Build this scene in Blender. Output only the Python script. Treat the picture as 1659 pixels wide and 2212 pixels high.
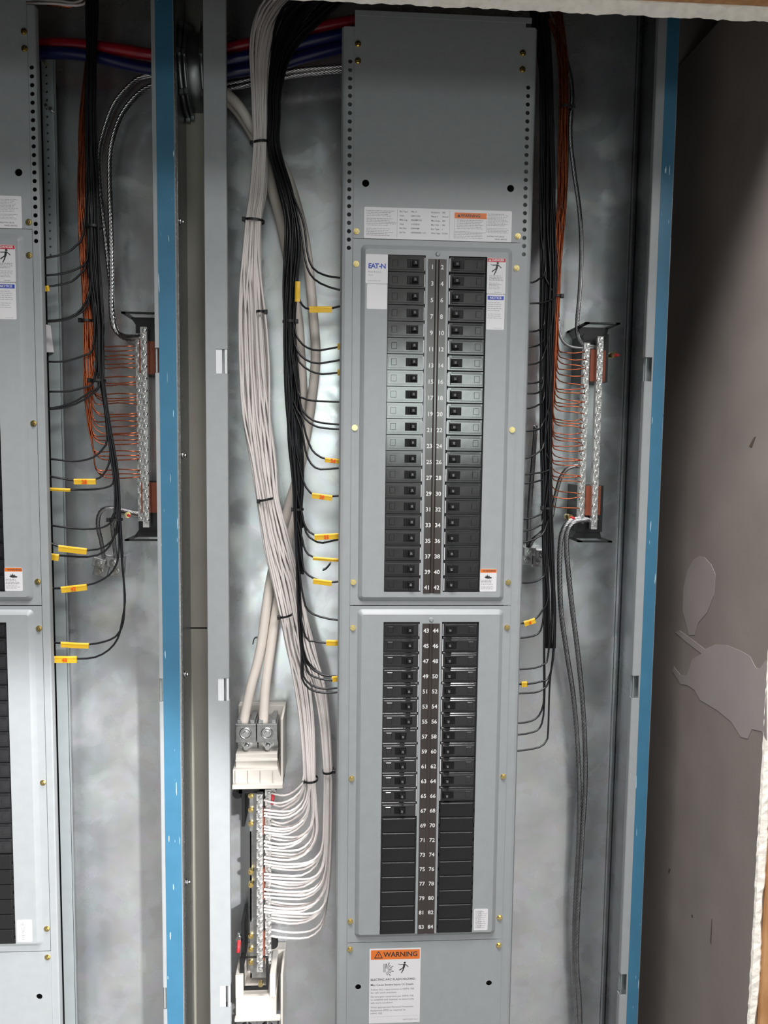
import bpy, math, random
from mathutils import Vector, Matrix
random.seed(7)
for o in list(bpy.data.objects): bpy.data.objects.remove(o)
SC = bpy.context.scene
COL = SC.collection
IN = 0.0254                      # the set-out is in inches: X right, Y into the wall, Z up from the first printed number
Z0 = 68.0                        # height of that number above the floor

def M3(x, y, z): return Vector((x*IN, y*IN, (z+Z0)*IN))

# ------------------------------------------------------------------ camera
CAMP = (-6.00505312, -48.5516623, -11.0599676)
YAW, PITCH, ROLL, FPX = 0.0598836787, -0.084778212, 0.0121215404, 1661.0
def basis():
    cy, sy, cp, sp, cr, sr = math.cos(YAW), math.sin(YAW), math.cos(PITCH), math.sin(PITCH), math.cos(ROLL), math.sin(ROLL)
    f = Vector((sy*cp, cy*cp, sp)); r = Vector((cy, -sy, 0)); u = r.cross(f)
    return cr*r+sr*u, cr*u-sr*r, f
RX, UX, FX = basis()
cam = bpy.data.objects.new('camera', bpy.data.cameras.new('camera'))
COL.objects.link(cam)
cam.data.sensor_fit = 'VERTICAL'; cam.data.sensor_height = 36.0
cam.data.lens = 36.0*FPX/2212.0
cam.data.clip_start = 0.02
cm = Matrix((RX, UX, -FX)).transposed().to_4x4(); cm.translation = M3(*CAMP)
cam.matrix_world = cm
SC.camera = cam

def at(px, py, Y=0.0):
    """point (inches) where the photo's pixel meets the plane at depth Y"""
    d = FX + RX*((px-829.5)/FPX) + UX*((1106-py)/FPX)
    t = (Y-CAMP[1])/d.y
    return Vector((CAMP[0]+d.x*t, Y, CAMP[2]+d.z*t))

# ------------------------------------------------------------------ light and exposure
SC.view_settings.view_transform = 'Standard'; SC.view_settings.look = 'None'
SC.view_settings.gamma = 1.0; SC.view_settings.use_curve_mapping = False
SC.view_settings.exposure = 0.0
w = bpy.data.worlds.new('room_air'); SC.world = w; w.use_nodes = True
w.node_tree.nodes['Background'].inputs[0].default_value = (0.80, 0.88, 1.0, 1)
w.node_tree.nodes['Background'].inputs[1].default_value = 0.012
def area(name, loc, target, sx, sy, power, col, spread=180):
    l = bpy.data.lights.new(name, 'AREA'); l.shape = 'RECTANGLE'; l.size = sx*IN; l.size_y = sy*IN
    l.energy = power; l.color = col; l.spread = math.radians(spread)
    o = bpy.data.objects.new(name, l); COL.objects.link(o); o.location = M3(*loc)
    o.rotation_euler = (M3(*target)-M3(*loc)).to_track_quat('-Z', 'Y').to_euler(); return o
area('ceiling_and_fill_light', (-14, -34, 66), (-12, -30, -60), 54, 40, 138, (1.0, 0.98, 0.97))
area('ceiling_and_fill_light', (62, -150, 102), (50, -130, -60), 84, 60, 185, (1.0, 0.98, 0.97))  # added unseen fill, brightens the rear of the room and the sheets' reflections
area('window_light', (14, -175, 2), (0, 0, -8), 50, 26, 18, (0.88, 1.0, 0.96))
area('gutter_sheen_fill', (-19, -112, -46), (-12, 0, -26), 14, 30, 3.5, (0.93, 1.0, 0.98))  # added narrow fill, placed to mirror as a sheen in the gutter sheet
# low beam of daylight reaching the bottom of the left box from the right
sp = bpy.data.lights.new('low_beam', 'SPOT'); sp.energy = 430; sp.spot_size = math.radians(25); sp.spot_blend = 0.4
sp.shadow_soft_size = 0.05; sp.color = (1.0, 0.99, 0.98)
so = bpy.data.objects.new('low_beam', sp); COL.objects.link(so); so.location = M3(24, -85, -22)
so.rotation_euler = (M3(-29, 0, -45)-M3(24, -85, -22)).to_track_quat('-Z', 'Y').to_euler()

# ------------------------------------------------------------------ materials
def mat(name, col, rough=0.5, metal=0.0, var=0.06, scale=40.0, bump=0.0, rvar=0.08, stretch=(1, 1, 1), spec=0.5, coat=0.0):
    m = bpy.data.materials.new(name); m.use_nodes = True
    nt = m.node_tree; N = nt.nodes; L = nt.links; b = N['Principled BSDF']
    tc = N.new('ShaderNodeTexCoord'); mp = N.new('ShaderNodeMapping'); mp.inputs['Scale'].default_value = stretch
    no = N.new('ShaderNodeTexNoise'); no.inputs['Scale'].default_value = scale; no.inputs['Detail'].default_value = 4
    L.new(tc.outputs['Object'], mp.inputs[0]); L.new(mp.outputs[0], no.inputs['Vector'])
    ra = N.new('ShaderNodeValToRGB')
    ra.color_ramp.elements[0].position = 0.3; ra.color_ramp.elements[1].position = 0.7
    ra.color_ramp.elements[0].color = tuple(max(0, c*(1-var)) for c in col)+(1,)
    ra.color_ramp.elements[1].color = tuple(min(1, c*(1+var)) for c in col)+(1,)
    L.new(no.outputs['Fac'], ra.inputs[0]); L.new(ra.outputs[0], b.inputs['Base Color'])
    mr = N.new('ShaderNodeMapRange'); mr.inputs['To Min'].default_value = max(0.02, rough-rvar); mr.inputs['To Max'].default_value = min(1, rough+rvar)
    L.new(no.outputs['Fac'], mr.inputs[0]); L.new(mr.outputs[0], b.inputs['Roughness'])
    b.inputs['Metallic'].default_value = metal; b.inputs['Specular IOR Level'].default_value = spec
    if coat: b.inputs['Coat Weight'].default_value = coat; b.inputs['Coat Roughness'].default_value = 0.15
    if bump:
        bp = N.new('ShaderNodeBump'); bp.inputs['Strength'].default_value = bump; bp.inputs['Distance'].default_value = 0.002
        L.new(no.outputs['Fac'], bp.inputs['Height']); L.new(bp.outputs[0], b.inputs['Normal'])
    return m

def galv_mat(name, col, rough):
    """galvanised sheet: spangle, smears and scuffs"""
    m = mat(name, col, rough, 0.82, 0.10, 14.0, 0.0, 0.07)
    nt = m.node_tree; N = nt.nodes; L = nt.links; b = N['Principled BSDF']
    tc = N.new('ShaderNodeTexCoord'); vo = N.new('ShaderNodeTexVoronoi'); vo.inputs['Scale'].default_value = 42
    nz = N.new('ShaderNodeTexNoise'); nz.inputs['Scale'].default_value = 9; nz.inputs['Detail'].default_value = 5; nz.inputs['Distortion'].default_value = 0.9
    L.new(tc.outputs['Object'], vo.inputs['Vector']); L.new(tc.outputs['Object'], nz.inputs['Vector'])
    r1 = N.new('ShaderNodeValToRGB'); r1.color_ramp.elements[0].position = 0.48; r1.color_ramp.elements[1].position = 0.74
    L.new(nz.outputs['Fac'], r1.inputs[0])
    mx = N.new('ShaderNodeMixRGB'); mx.inputs['Color2'].default_value = (0.80, 0.80, 0.82, 1)
    sc = N.new('ShaderNodeMath'); sc.operation = 'MULTIPLY'; sc.inputs[1].default_value = 0.16
    L.new(r1.outputs[0], sc.inputs[0]); L.new(sc.outputs[0], mx.inputs['Fac'])
    old = b.inputs['Base Color'].links[0].from_socket
    m2 = N.new('ShaderNodeMixRGB'); m2.blend_type = 'MULTIPLY'; m2.inputs['Fac'].default_value = 0.12
    L.new(old, m2.inputs['Color1']); L.new(vo.outputs['Color'], m2.inputs['Color2'])
    hs = N.new('ShaderNodeHueSaturation'); hs.inputs['Saturation'].default_value = 0.5; L.new(m2.outputs[0], hs.inputs['Color'])
    L.new(hs.outputs[0], mx.inputs['Color1']); L.new(mx.outputs[0], b.inputs['Base Color'])
    ro = b.inputs['Roughness'].links[0].from_socket
    ad = N.new('ShaderNodeMath'); ad.operation = 'MULTIPLY_ADD'; ad.inputs[1].default_value = 0.18
    L.new(r1.outputs[0], ad.inputs[0]); L.new(ro, ad.inputs[2]); L.new(ad.outputs[0], b.inputs['Roughness'])
    bp = N.new('ShaderNodeBump'); bp.inputs['Strength'].default_value = 0.022; bp.inputs['Distance'].default_value = 0.002
    L.new(nz.outputs['Fac'], bp.inputs['Height']); L.new(bp.outputs[0], b.inputs['Normal'])
    return m

def tape_mat(name, col):
    """blue tape with pale scuffs running down it"""
    m = mat(name, col, 0.45, 0.0, 0.05, 30)
    nt = m.node_tree; N = nt.nodes; L = nt.links; b = N['Principled BSDF']
    tc = N.new('ShaderNodeTexCoord'); mp = N.new('ShaderNodeMapping'); mp.inputs['Scale'].default_value = (330, 330, 26)
    nz = N.new('ShaderNodeTexNoise'); nz.inputs['Scale'].default_value = 1.0; nz.inputs['Detail'].default_value = 1
    L.new(tc.outputs['Object'], mp.inputs[0]); L.new(mp.outputs[0], nz.inputs['Vector'])
    n2 = N.new('ShaderNodeTexNoise'); n2.inputs['Scale'].default_value = 6; L.new(tc.outputs['Object'], n2.inputs['Vector'])
    su = N.new('ShaderNodeMath'); su.operation = 'MULTIPLY_ADD'; su.inputs[1].default_value = 0.42
    L.new(n2.outputs['Fac'], su.inputs[0]); L.new(nz.outputs['Fac'], su.inputs[2])
    r = N.new('ShaderNodeValToRGB'); r.color_ramp.elements[0].position = 0.965; r.color_ramp.elements[1].position = 0.985
    L.new(su.outputs[0], r.inputs[0])
    mx = N.new('ShaderNodeMixRGB'); mx.inputs['Color2'].default_value = (0.55, 0.72, 0.80, 1)
    old = b.inputs['Base Color'].links[0].from_socket
    L.new(r.outputs[0], mx.inputs['Fac']); L.new(old, mx.inputs['Color1']); L.new(mx.outputs[0], b.inputs['Base Color'])
    return m

def wood_mat(name, c1, c2):
    m = mat(name, c1, 0.6, 0, 0.1, 20)
    nt = m.node_tree; N = nt.nodes; L = nt.links; b = N['Principled BSDF']
    tc = N.new('ShaderNodeTexCoord'); mp = N.new('ShaderNodeMapping'); mp.inputs['Scale'].default_value = (9, 9, 1.2)
    wv = N.new('ShaderNodeTexNoise'); wv.inputs['Scale'].default_value = 6; wv.inputs['Detail'].default_value = 6; wv.inputs['Distortion'].default_value = 1.2
    L.new(tc.outputs['Object'], mp.inputs[0]); L.new(mp.outputs[0], wv.inputs['Vector'])
    r = N.new('ShaderNodeValToRGB'); r.color_ramp.elements[0].color = c1+(1,); r.color_ramp.elements[1].color = c2+(1,)
    r.color_ramp.elements[0].position = 0.35; r.color_ramp.elements[1].position = 0.65
    L.new(wv.outputs['Fac'], r.inputs[0]); L.new(r.outputs[0], b.inputs['Base Color'])
    return m

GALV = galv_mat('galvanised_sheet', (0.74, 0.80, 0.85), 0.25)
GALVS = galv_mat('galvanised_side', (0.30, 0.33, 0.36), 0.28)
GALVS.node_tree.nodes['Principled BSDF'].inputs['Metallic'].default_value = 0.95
GREY = mat('grey_enamel', (0.315, 0.333, 0.345), 0.42, 0, 0.03, 60, 0.02, 0.04)
GREYD = mat('grey_enamel_inner', (0.27, 0.30, 0.31), 0.45, 0, 0.04, 40)
BREAK = mat('black_moulded_plastic', (0.015, 0.015, 0.017), 0.14, 0, 0.25, 60, 0.03, 0.05, spec=1.0)
TOGGLE = mat('black_toggle_plastic', (0.005, 0.005, 0.006), 0.55, 0, 0.2, 60, spec=0.3)
FILLER = mat('black_filler_plastic', (0.010, 0.010, 0.011), 0.33, 0, 0.2, 30, 0.05)
STRIP = mat('glossy_black_strip', (0.030, 0.021, 0.019), 0.25, 0, 0.2, 20, 0.02, 0.06, spec=1.0)
WHITE = mat('white_sticker', (0.70, 0.69, 0.71), 0.35, 0, 0.02, 30)
INKW = mat('white_print', (0.72, 0.72, 0.72), 0.5, 0, 0.02, 30)
CLIP = mat('zinc_clip_sheen', (0.80, 0.81, 0.84), 0.35, 0.35, 0.05, 30)  # zinc with the window's reflection put into its pale colour
INKM = mat('grey_moulded_mark', (0.34, 0.34, 0.34), 0.5, 0, 0.02, 30)
INK = mat('black_print', (0.025, 0.025, 0.028), 0.5)
INKG = mat('grey_print', (0.33, 0.32, 0.34), 0.6)
ORANGE = mat('orange_print', (0.72, 0.17, 0.025), 0.4, 0, 0.03)
REDP = mat('red_print', (0.55, 0.03, 0.05), 0.4, 0, 0.03)
BLUEP = mat('blue_print', (0.035, 0.07, 0.42), 0.4, 0, 0.03)
BRASS = mat('yellow_zinc', (0.74, 0.60, 0.28), 0.28, 1.0, 0.1, 300)
STEEL = mat('bright_steel', (0.68, 0.68, 0.68), 0.25, 1.0, 0.08, 200)
SCRD = mat('screw_steel', (0.66, 0.66, 0.66), 0.26, 0.9, 0.1, 200)
ALU = mat('cast_aluminium', (0.46, 0.46, 0.46), 0.38, 1.0, 0.12, 160, 0.15)
ALUB = mat('tinned_bar', (0.88, 0.87, 0.85), 0.30, 0.85, 0.06, 220, 0.05)
STRAND = mat('stranded_aluminium', (0.55, 0.54, 0.54), 0.27, 1.0, 0.15, 120)
STRANDD = mat('dull_stranded_aluminium', (0.34, 0.34, 0.35), 0.35, 1.0, 0.15, 120)
COPPER = mat('bare_copper', (0.50, 0.14, 0.065), 0.28, 0.9, 0.2, 50)
CSTRAP = mat('copper_strap', (0.25, 0.062, 0.03), 0.45, 0.3, 0.12, 60)
WHITEW = mat('white_wire_insulation', (0.76, 0.70, 0.68), 0.35, 0, 0.06, 25)
CREAM = mat('cream_cable_jacket', (0.74, 0.67, 0.61), 0.42, 0, 0.05, 25)
BLACKW = mat('black_wire_insulation', (0.010, 0.010, 0.012), 0.30, 0, 0.2, 40)
REDC = mat('red_cable_jacket', (0.30, 0.008, 0.02), 0.30, 0, 0.08, 30)
BLUEC = mat('blue_cable_jacket', (0.006, 0.011, 0.075), 0.30, 0, 0.08, 30)
TIE = mat('black_nylon', (0.012, 0.012, 0.013), 0.42)
YEL = mat('yellow_tag_tape', (0.78, 0.47, 0.025), 0.45, 0, 0.06, 60)
REDI = mat('red_marker_ink', (0.75, 0.06, 0.01), 0.5)
TAPE = tape_mat('blue_masking_tape', (0.040, 0.155, 0.26))
PLASW = mat('white_insulator', (0.58, 0.545, 0.50), 0.38, 0, 0.04, 30)
PLASB = mat('black_insulator', (0.010, 0.010, 0.011), 0.4, 0, 0.1, 30)
REDT = mat('red_plastic', (0.55, 0.03, 0.04), 0.35)
PAPER = mat('grey_drywall_paper', (0.25, 0.215, 0.195), 0.9, 0, 0.09, 9, 0.05, 0.05)
MUD = mat('joint_compound', (0.33, 0.29, 0.28), 0.85, 0, 0.05, 14, 0.08)
GYPS = mat('torn_gypsum', (0.92, 0.87, 0.79), 0.95, 0, 0.08, 90, 0.7, 0.04)
OLIVE = mat('backing_board_paint', (0.25, 0.235, 0.20), 0.7, 0, 0.08, 12)
EXTG = mat('box_outside_grey', (0.10, 0.10, 0.095), 0.5, 0.3, 0.1, 20)
WOOD = wood_mat('bare_wood', (0.42, 0.20, 0.075), (0.56, 0.30, 0.125))
DARKW = wood_mat('dark_wood', (0.05, 0.035, 0.02), (0.08, 0.05, 0.03))
CONC = mat('concrete_floor', (0.22, 0.215, 0.21), 0.8, 0, 0.12, 6)
BARE = mat('painted_wall', (0.72, 0.72, 0.70), 0.9, 0, 0.04, 6)

# ------------------------------------------------------------------ mesh helpers (all in inches)
ORG = {}
class MB:
    def __init__(s): s.v = []; s.f = []; s.sm = []
    def add(s, vs, fs, smooth=False):
        n = len(s.v); s.v += [Vector(v) for v in vs]
        for f in fs: s.f.append(tuple(i+n for i in f)); s.sm.append(smooth)
        return s
    def box(s, x0, x1, y0, y1, z0, z1):
        vs = [(x, y, z) for x in (x0, x1) for y in (y0, y1) for z in (z0, z1)]
        return s.add(vs, [(0, 1, 3, 2), (4, 6, 7, 5), (0, 4, 5, 1), (2, 3, 7, 6), (0, 2, 6, 4), (1, 5, 7, 3)])
    def cbox(s, x0, x1, y0, y1, z0, z1, c):
        """box with chamfered front (low Y) edge"""
        a = [(x0+c, y0, z0+c), (x1-c, y0, z0+c), (x1-c, y0, z1-c), (x0+c, y0, z1-c)]
        b = [(x0, y0+c, z0), (x1, y0+c, z0), (x1, y0+c, z1), (x0, y0+c, z1)]
        d = [(x0, y1, z0), (x1, y1, z0), (x1, y1, z1), (x0, y1, z1)]
        fs = [(0, 1, 2, 3)]
        for o in (0, 4):
            for i in range(4): j = (i+1) % 4; fs.append((o+i, o+4+i, o+4+j, o+j))
        fs.append((11, 10, 9, 8))
        return s.add(a+b+d, fs)
    def prism(s, poly, y0, y1):
        """poly in X,Z extruded along Y"""
        n = len(poly)
        vs = [(p[0], y0, p[1]) for p in poly]+[(p[0], y1, p[1]) for p in poly]
        fs = [tuple(range(n)), tuple(range(2*n-1, n-1, -1))]
        for i in range(n): j = (i+1) % n; fs.append((i, i+n, j+n, j))
        return s.add(vs, fs)
    def disc(s, c, r, y0, y1, n=20, smooth=False, r1=None):
        """cylinder along Y (r at y0, r1 at y1)"""
        r1 = r if r1 is None else r1
        vs = []
        for (y, rr) in ((y0, r), (y1, r1)):
            vs += [(c[0]+rr*math.cos(2*math.pi*i/n), y, c[1]+rr*math.sin(2*math.pi*i/n)) for i in range(n)]
        s.add(vs, [tuple((i, (i+1) % n, (i+1) % n+n, i+n)) for i in range(n)], smooth)
        s.add([], []); b = len(s.v)-2*n
        s.f.append(tuple(b+i for i in range(n))); s.sm.append(False)
        s.f.append(tuple(b+n+i for i in range(n-1, -1, -1))); s.sm.append(False)
        return s
    def rod(s, p, q, r, n=12, r1=None):
        p = Vector(p); q = Vector(q); return s.tube([p, q], r, n, r1=r1)
    def tube(s, pts, r, n=8, caps=True, r1=None):
        pts = [Vector(p) for p in pts]; m = len(pts)
        t0 = (pts[1]-pts[0]).normalized()
        nrm = t0.orthogonal().normalized(); vs = []
        for i in range(m):
            t = (pts[min(i+1, m-1)]-pts[max(i-1, 0)])
            t = t.normalized() if t.length > 1e-9 else t0
            nrm = nrm-t*nrm.dot(t)
            nrm = nrm.normalized() if nrm.length > 1e-6 else t.orthogonal().normalized()
            bi = t.cross(nrm); rr = r if r1 is None else r+(r1-r)*i/(m-1)
            for k in range(n):
                a = 2*math.pi*k/n; vs.append(pts[i]+(nrm*math.cos(a)+bi*math.sin(a))*rr)
        fs = [(i*n+k, i*n+(k+1) % n, (i+1)*n+(k+1) % n, (i+1)*n+k) for i in range(m-1) for k in range(n)]
        s.add(vs, fs, True)
        if caps:
            b = len(s.v)-m*n
            s.f.append(tuple(b+k for k in range(n-1, -1, -1))); s.sm.append(False)
            s.f.append(tuple(b+(m-1)*n+k for k in range(n))); s.sm.append(False)
        return s
    def plate(s, x0, x1, z0, z1, y0, y1, rects=(), rounds=()):
        """sheet with real rectangular and round holes"""
        cells = list(rects)+[(c[0]-c[2]*1.25, c[0]+c[2]*1.25, c[1]-c[2]*1.25, c[1]+c[2]*1.25) for c in rounds]
        xs = sorted({x0, x1, *[c[0] for c in cells], *[c[1] for c in cells]}); zs = sorted({z0, z1, *[c[2] for c in cells], *[c[3] for c in cells]})
        xs = [x for x in xs if x0-1e-6 <= x <= x1+1e-6]; zs = [z for z in zs if z0-1e-6 <= z <= z1+1e-6]
        for i in range(len(xs)-1):
            for j in range(len(zs)-1):
                cx, cz = (xs[i]+xs[i+1])/2, (zs[j]+zs[j+1])/2
                if any(c[0] < cx < c[1] and c[2] < cz < c[3] for c in cells): continue
                for y in (y0, y1): s.add([(xs[i], y, zs[j]), (xs[i+1], y, zs[j]), (xs[i+1], y, zs[j+1]), (xs[i], y, zs[j+1])], [(0, 1, 2, 3)])
        for c in list(rects)+[(x0, x1, z0, z1)]:
            s.add([(c[k], y, c[l]) for (k, l) in ((0, 2), (1, 2), (1, 3), (0, 3)) for y in (y0, y1)], [(2*i, 2*i+1, (2*i+3) % 8, (2*i+2) % 8) for i in range(4)])
        n = 16
        for (cx, cz, r) in rounds:
            h = r*1.25; vs = []
            for k in range(n):
                a = 2*math.pi*(k+0.5)/n; ca, sa = math.cos(a), math.sin(a); q = h/max(abs(ca), abs(sa))
                vs += [(cx+r*ca, y0, cz+r*sa), (cx+q*ca, y0, cz+q*sa), (cx+r*ca, y1, cz+r*sa)]
            s.add(vs, [(3*k, 3*k+1, (3*k+4) % (3*n), (3*k+3) % (3*n)) for k in range(n)]+[(3*k, (3*k+3) % (3*n), (3*k+5) % (3*n), 3*k+2) for k in range(n)])
            for (a, b) in ((1, 1), (1, -1), (-1, 1), (-1, -1)):   # corners of the square cell
                q = h*math.tan(math.pi/n*3)
                s.add([(cx+a*h, y0, cz+b*h), (cx+a*h, y0, cz+b*q), (cx+a*q, y0, cz+b*h)], [(0, 1, 2)])
        return s
    def text(s, body, cx, y, cz, size, bold=0.0, align='CENTER', rot=0.0, sx=1.0):
        vs, fs = text_data(body, size, bold, align)
        c, sn = math.cos(rot), math.sin(rot)
        return s.add([(cx+(x*sx*c-z*sn), y, cz+(x*sx*sn+z*c)) for (x, z) in vs], fs)
    def build(s, name, m, parent=None, origin=None, bevel=0.0):
        if parent is not None: o0 = ORG[parent.name]
        elif origin is not None: o0 = Vector(origin)
        else:
            lo = [min(v[k] for v in s.v) for k in range(3)]; hi = [max(v[k] for v in s.v) for k in range(3)]
            o0 = Vector(((lo[0]+hi[0])/2, (lo[1]+hi[1])/2, lo[2]))
        me = bpy.data.meshes.new(name)
        me.from_pydata([((v-o0)*IN)[:] for v in s.v], [], s.f); me.update()
        me.polygons.foreach_set('use_smooth', s.sm)
        me.materials.append(m)
        ob = bpy.data.objects.new(name, me); COL.objects.link(ob)
        if parent is not None: ob.parent = parent
        else: ob.location = M3(*o0)
        ORG[ob.name] = o0
        if bevel:
            b = ob.modifiers.new('edge', 'BEVEL'); b.width = bevel*IN; b.segments = 2; b.limit_method = 'ANGLE'
        return ob

TC = {}
def text_data(body, size, bold, align):
    k = (body, size, bold, align)
    if k not in TC:
        cu = bpy.data.curves.new('lettering', 'FONT'); cu.body = body; cu.size = size; cu.offset = bold*size
        cu.align_x = align; cu.align_y = 'CENTER'; cu.resolution_u = 3
        ob = bpy.data.objects.new('lettering', cu); COL.objects.link(ob)
        dg = bpy.context.evaluated_depsgraph_get(); dg.update()
        me = bpy.data.meshes.new_from_object(ob.evaluated_get(dg))
        TC[k] = ([(v.co.x, v.co.y) for v in me.vertices], [tuple(p.vertices) for p in me.polygons])
        bpy.data.objects.remove(ob); bpy.data.curves.remove(cu); bpy.data.meshes.remove(me)
    return TC[k]

def tag(o, label=None, cat=None, group=None, kind=None):
    if label: o['label'] = label
    if cat: o['category'] = cat
    if group: o['group'] = group
    if kind: o['kind'] = kind
    return o
def thing(name, loc, label, cat, group=None):
    o = bpy.data.objects.new(name, None); COL.objects.link(o); o.empty_display_size = 0.02
    o.location = M3(*loc); ORG[o.name] = Vector(loc); return tag(o, label, cat, group)
def again(src, parent, loc, name=None):
    """another copy of a part, sharing its mesh, moved to loc (inches, relative to the source)"""
    c = src.copy(); COL.objects.link(c); c.parent = parent
    c.location = src.location+Vector(loc)*IN
    return c
def copy_tree(o, loc, label, group=None):
    r = o.copy(); COL.objects.link(r); r.location = M3(*loc); r['label'] = label
    if group: r['group'] = group
    for ch in o.children:
        c = ch.copy(); COL.objects.link(c); c.parent = r
        for g in ch.children:
            d = g.copy(); COL.objects.link(d); d.parent = c
    return r
def smooth(pts, step=0.45):
    """Catmull-Rom through the points"""
    P = [Vector(p) for p in pts]
    if len(P) < 3: return P
    P = [P[0]*2-P[1]]+P+[P[-1]*2-P[-2]]; out = []
    for i in range(1, len(P)-2):
        a, b, c, d = P[i-1:i+3]; n = max(2, min(12, int((c-b).length/step)))
        for k in range(n):
            t = k/n; out.append(0.5*((2*b)+(c-a)*t+(2*a-5*b+4*c-d)*t*t+(3*b-a-3*c+d)*t**3))
    out.append(P[-2]); return out
def ipath(tab, y):
    """interpolate rows (y, a, b, ...)"""
    if y <= tab[0][0]: return tab[0][1:]
    for i in range(len(tab)-1):
        p, q = tab[i], tab[i+1]
        if p[0] <= y <= q[0]:
            t = (y-p[0])/(q[0]-p[0]); return tuple(a+(b-a)*t for a, b in zip(p[1:], q[1:]))
    return tab[-1][1:]
ONES = ['', 'first', 'second', 'third', 'fourth', 'fifth', 'sixth', 'seventh', 'eighth', 'ninth', 'tenth', 'eleventh', 'twelfth', 'thirteenth', 'fourteenth', 'fifteenth', 'sixteenth', 'seventeenth', 'eighteenth', 'nineteenth']
TENS = {20: ('twentieth', 'twenty'), 30: ('thirtieth', 'thirty'), 40: ('fortieth', 'forty')}
def nth(n):
    if n < 20: return ONES[n]
    a, b = TENS[n//10*10]; return a if n % 10 == 0 else b+'-'+ONES[n % 10]

# ================================================================== the setting
def structure(name, mb, m): return tag(mb.build(name, m), kind='structure')
structure('ceiling', MB().box(-60, 18, -9.0, 6.2, 24.2, 26), DARKW)
structure('header_dark_baffle', MB().box(-60, 17.3, -8.9, -7.4, 12.2, 24.1), DARKW)  # unseen dark board added so the tops of the sheets mirror darkness
structure('floor', MB().box(-160, 120, -262, 6.5, -70, -68), CONC)
structure('wall_back', MB().box(-60, 40, 6.2, 7.2, -68, 60), PAPER)
wr = structure('wall_right', MB().box(17.3, 17.82, -9.0, 6.2, -68, 15.4), PAPER)
# joint compound trowelled on the right wall
def onwall(poly, name, m):
    n = len(poly); mb = MB()
    pts = []
    for (px, py) in poly:
        d = FX+RX*((px-829.5)/FPX)+UX*((1106-py)/FPX); t = (17.28-CAMP[0])/d.x
        pts.append((17.28, CAMP[1]+d.y*t, CAMP[2]+d.z*t))
    mb.add(pts+[(17.31, p[1], p[2]) for p in pts], [tuple(range(n))]+[(i, (i+1) % n, n+(i+1) % n, n+i) for i in range(n)])
    return mb.build(name, m, wr)
onwall([(1510, 1201), (1522, 1204), (1536, 1220), (1545, 1240), (1542, 1285), (1528, 1322), (1508, 1345), (1500, 1372), (1488, 1372), (1482, 1345), (1474, 1320), (1476, 1270), (1485, 1232), (1498, 1208)], 'joint_compound', MUD)
onwall([(1655, 1425), (1640, 1445), (1632, 1442), (1620, 1418), (1598, 1405), (1570, 1394), (1545, 1392), (1522, 1402), (1500, 1385), (1468, 1362), (1458, 1366), (1480, 1385), (1515, 1412), (1495, 1424), (1484, 1458), (1470, 1458), (1455, 1440), (1452, 1450), (1470, 1478), (1484, 1480), (1500, 1490), (1512, 1512), (1550, 1535), (1580, 1560), (1600, 1592), (1615, 1596), (1624, 1575), (1645, 1580), (1656, 1600)], 'joint_compound', MUD)
for poly in ([(1618, 964), (1628, 945), (1632, 943), (1624, 966)], [(1443, 1882), (1446, 1874), (1448, 1878), (1445, 1886)], [(1493, 1976), (1496, 1976), (1497, 1981), (1494, 1981)], [(1534, 2035), (1537, 1985), (1538, 1985), (1536, 2040)]):
    onwall(poly, 'scuff', mat('brown_scuff', (0.10, 0.07, 0.05), 0.9))
# torn drywall edge and header
def ragged(x0, x1, y0, y1, zb, ztop, amp, n):
    """sheet across X with a torn lower edge"""
    mb = MB(); rows = []
    for i in range(n+1):
        x = x0+(x1-x0)*i/n
        wv = lambda p: 0.35*math.sin(x*1.7+p)+0.3*math.sin(x*4.3+2*p)+0.25*math.sin(x*9.1+p*3)+0.5*(random.random()-0.5)
        a = zb+amp*0.5*wv(0.3); b = zb+amp*0.9*wv(1.9)+0.42; c = zb+amp*0.5*wv(4.1)+0.16
        rows.append([(x, y1, ztop), (x, y1, a), (x, (y0+y1)/2, c), (x, y0, b), (x, y0, ztop)])
    vs = [v for r in rows for v in r]
    mb.add(vs, [(i*5+k, i*5+k+1, i*5+k+6, i*5+k+5) for i in range(n) for k in range(4)], False)
    mb.add(rows[0], [(0, 1, 2, 3, 4)]); mb.add(rows[-1], [(4, 3, 2, 1, 0)]); return mb
structure('trim_1', ragged(-60, 40, -9.45, -9.0, 10.52, 62, 0.14, 420), GYPS)
structure('trim_2', MB().box(-60, 40, -10.3, -9.47, 11.0, 62), WOOD)
def ragged_v():
    mb = MB(); n = 260; rows = []
    for i in range(n+1):
        z = -68+(10.3+68)*i/n; j = 0.10*math.sin(z*0.9)+0.10*random.random()
        rows.append([(17.3-0.05*random.random(), -9.0, z), (17.31+0.04*random.random(), -9.16+0.05*random.random(), z), (17.66+j*0.5, -9.18+0.05*random.random(), z), (17.80+j, -9.0, z)])
    mb.add([v for r in rows for v in r], [(i*4+k, i*4+k+1, i*4+k+5, i*4+k+4) for i in range(n) for k in range(3)]); return mb
structure('trim_3', ragged_v(), GYPS)
structure('trim_4', MB().box(17.84, 21.5, -9.3, -6.0, -68, 10.4), WOOD)
structure('trim_5', MB().box(-16.2, -13.9, 2.9, 3.6, -23.3, 30), OLIVE)
structure('trim_6', MB().box(-16.2, -13.9, 2.9, 3.6, -68, -23.42), OLIVE)
structure('wall_room', MB().box(-62, 56, -262, -260, -68, 90), BARE)
structure('wall_front', MB().box(21.5, 80, -9.9, -9.3, -68, 62), BARE)

# ================================================================== enclosures
FY = -0.5
BZ0, BZ1 = -60.0, 24.0
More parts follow.
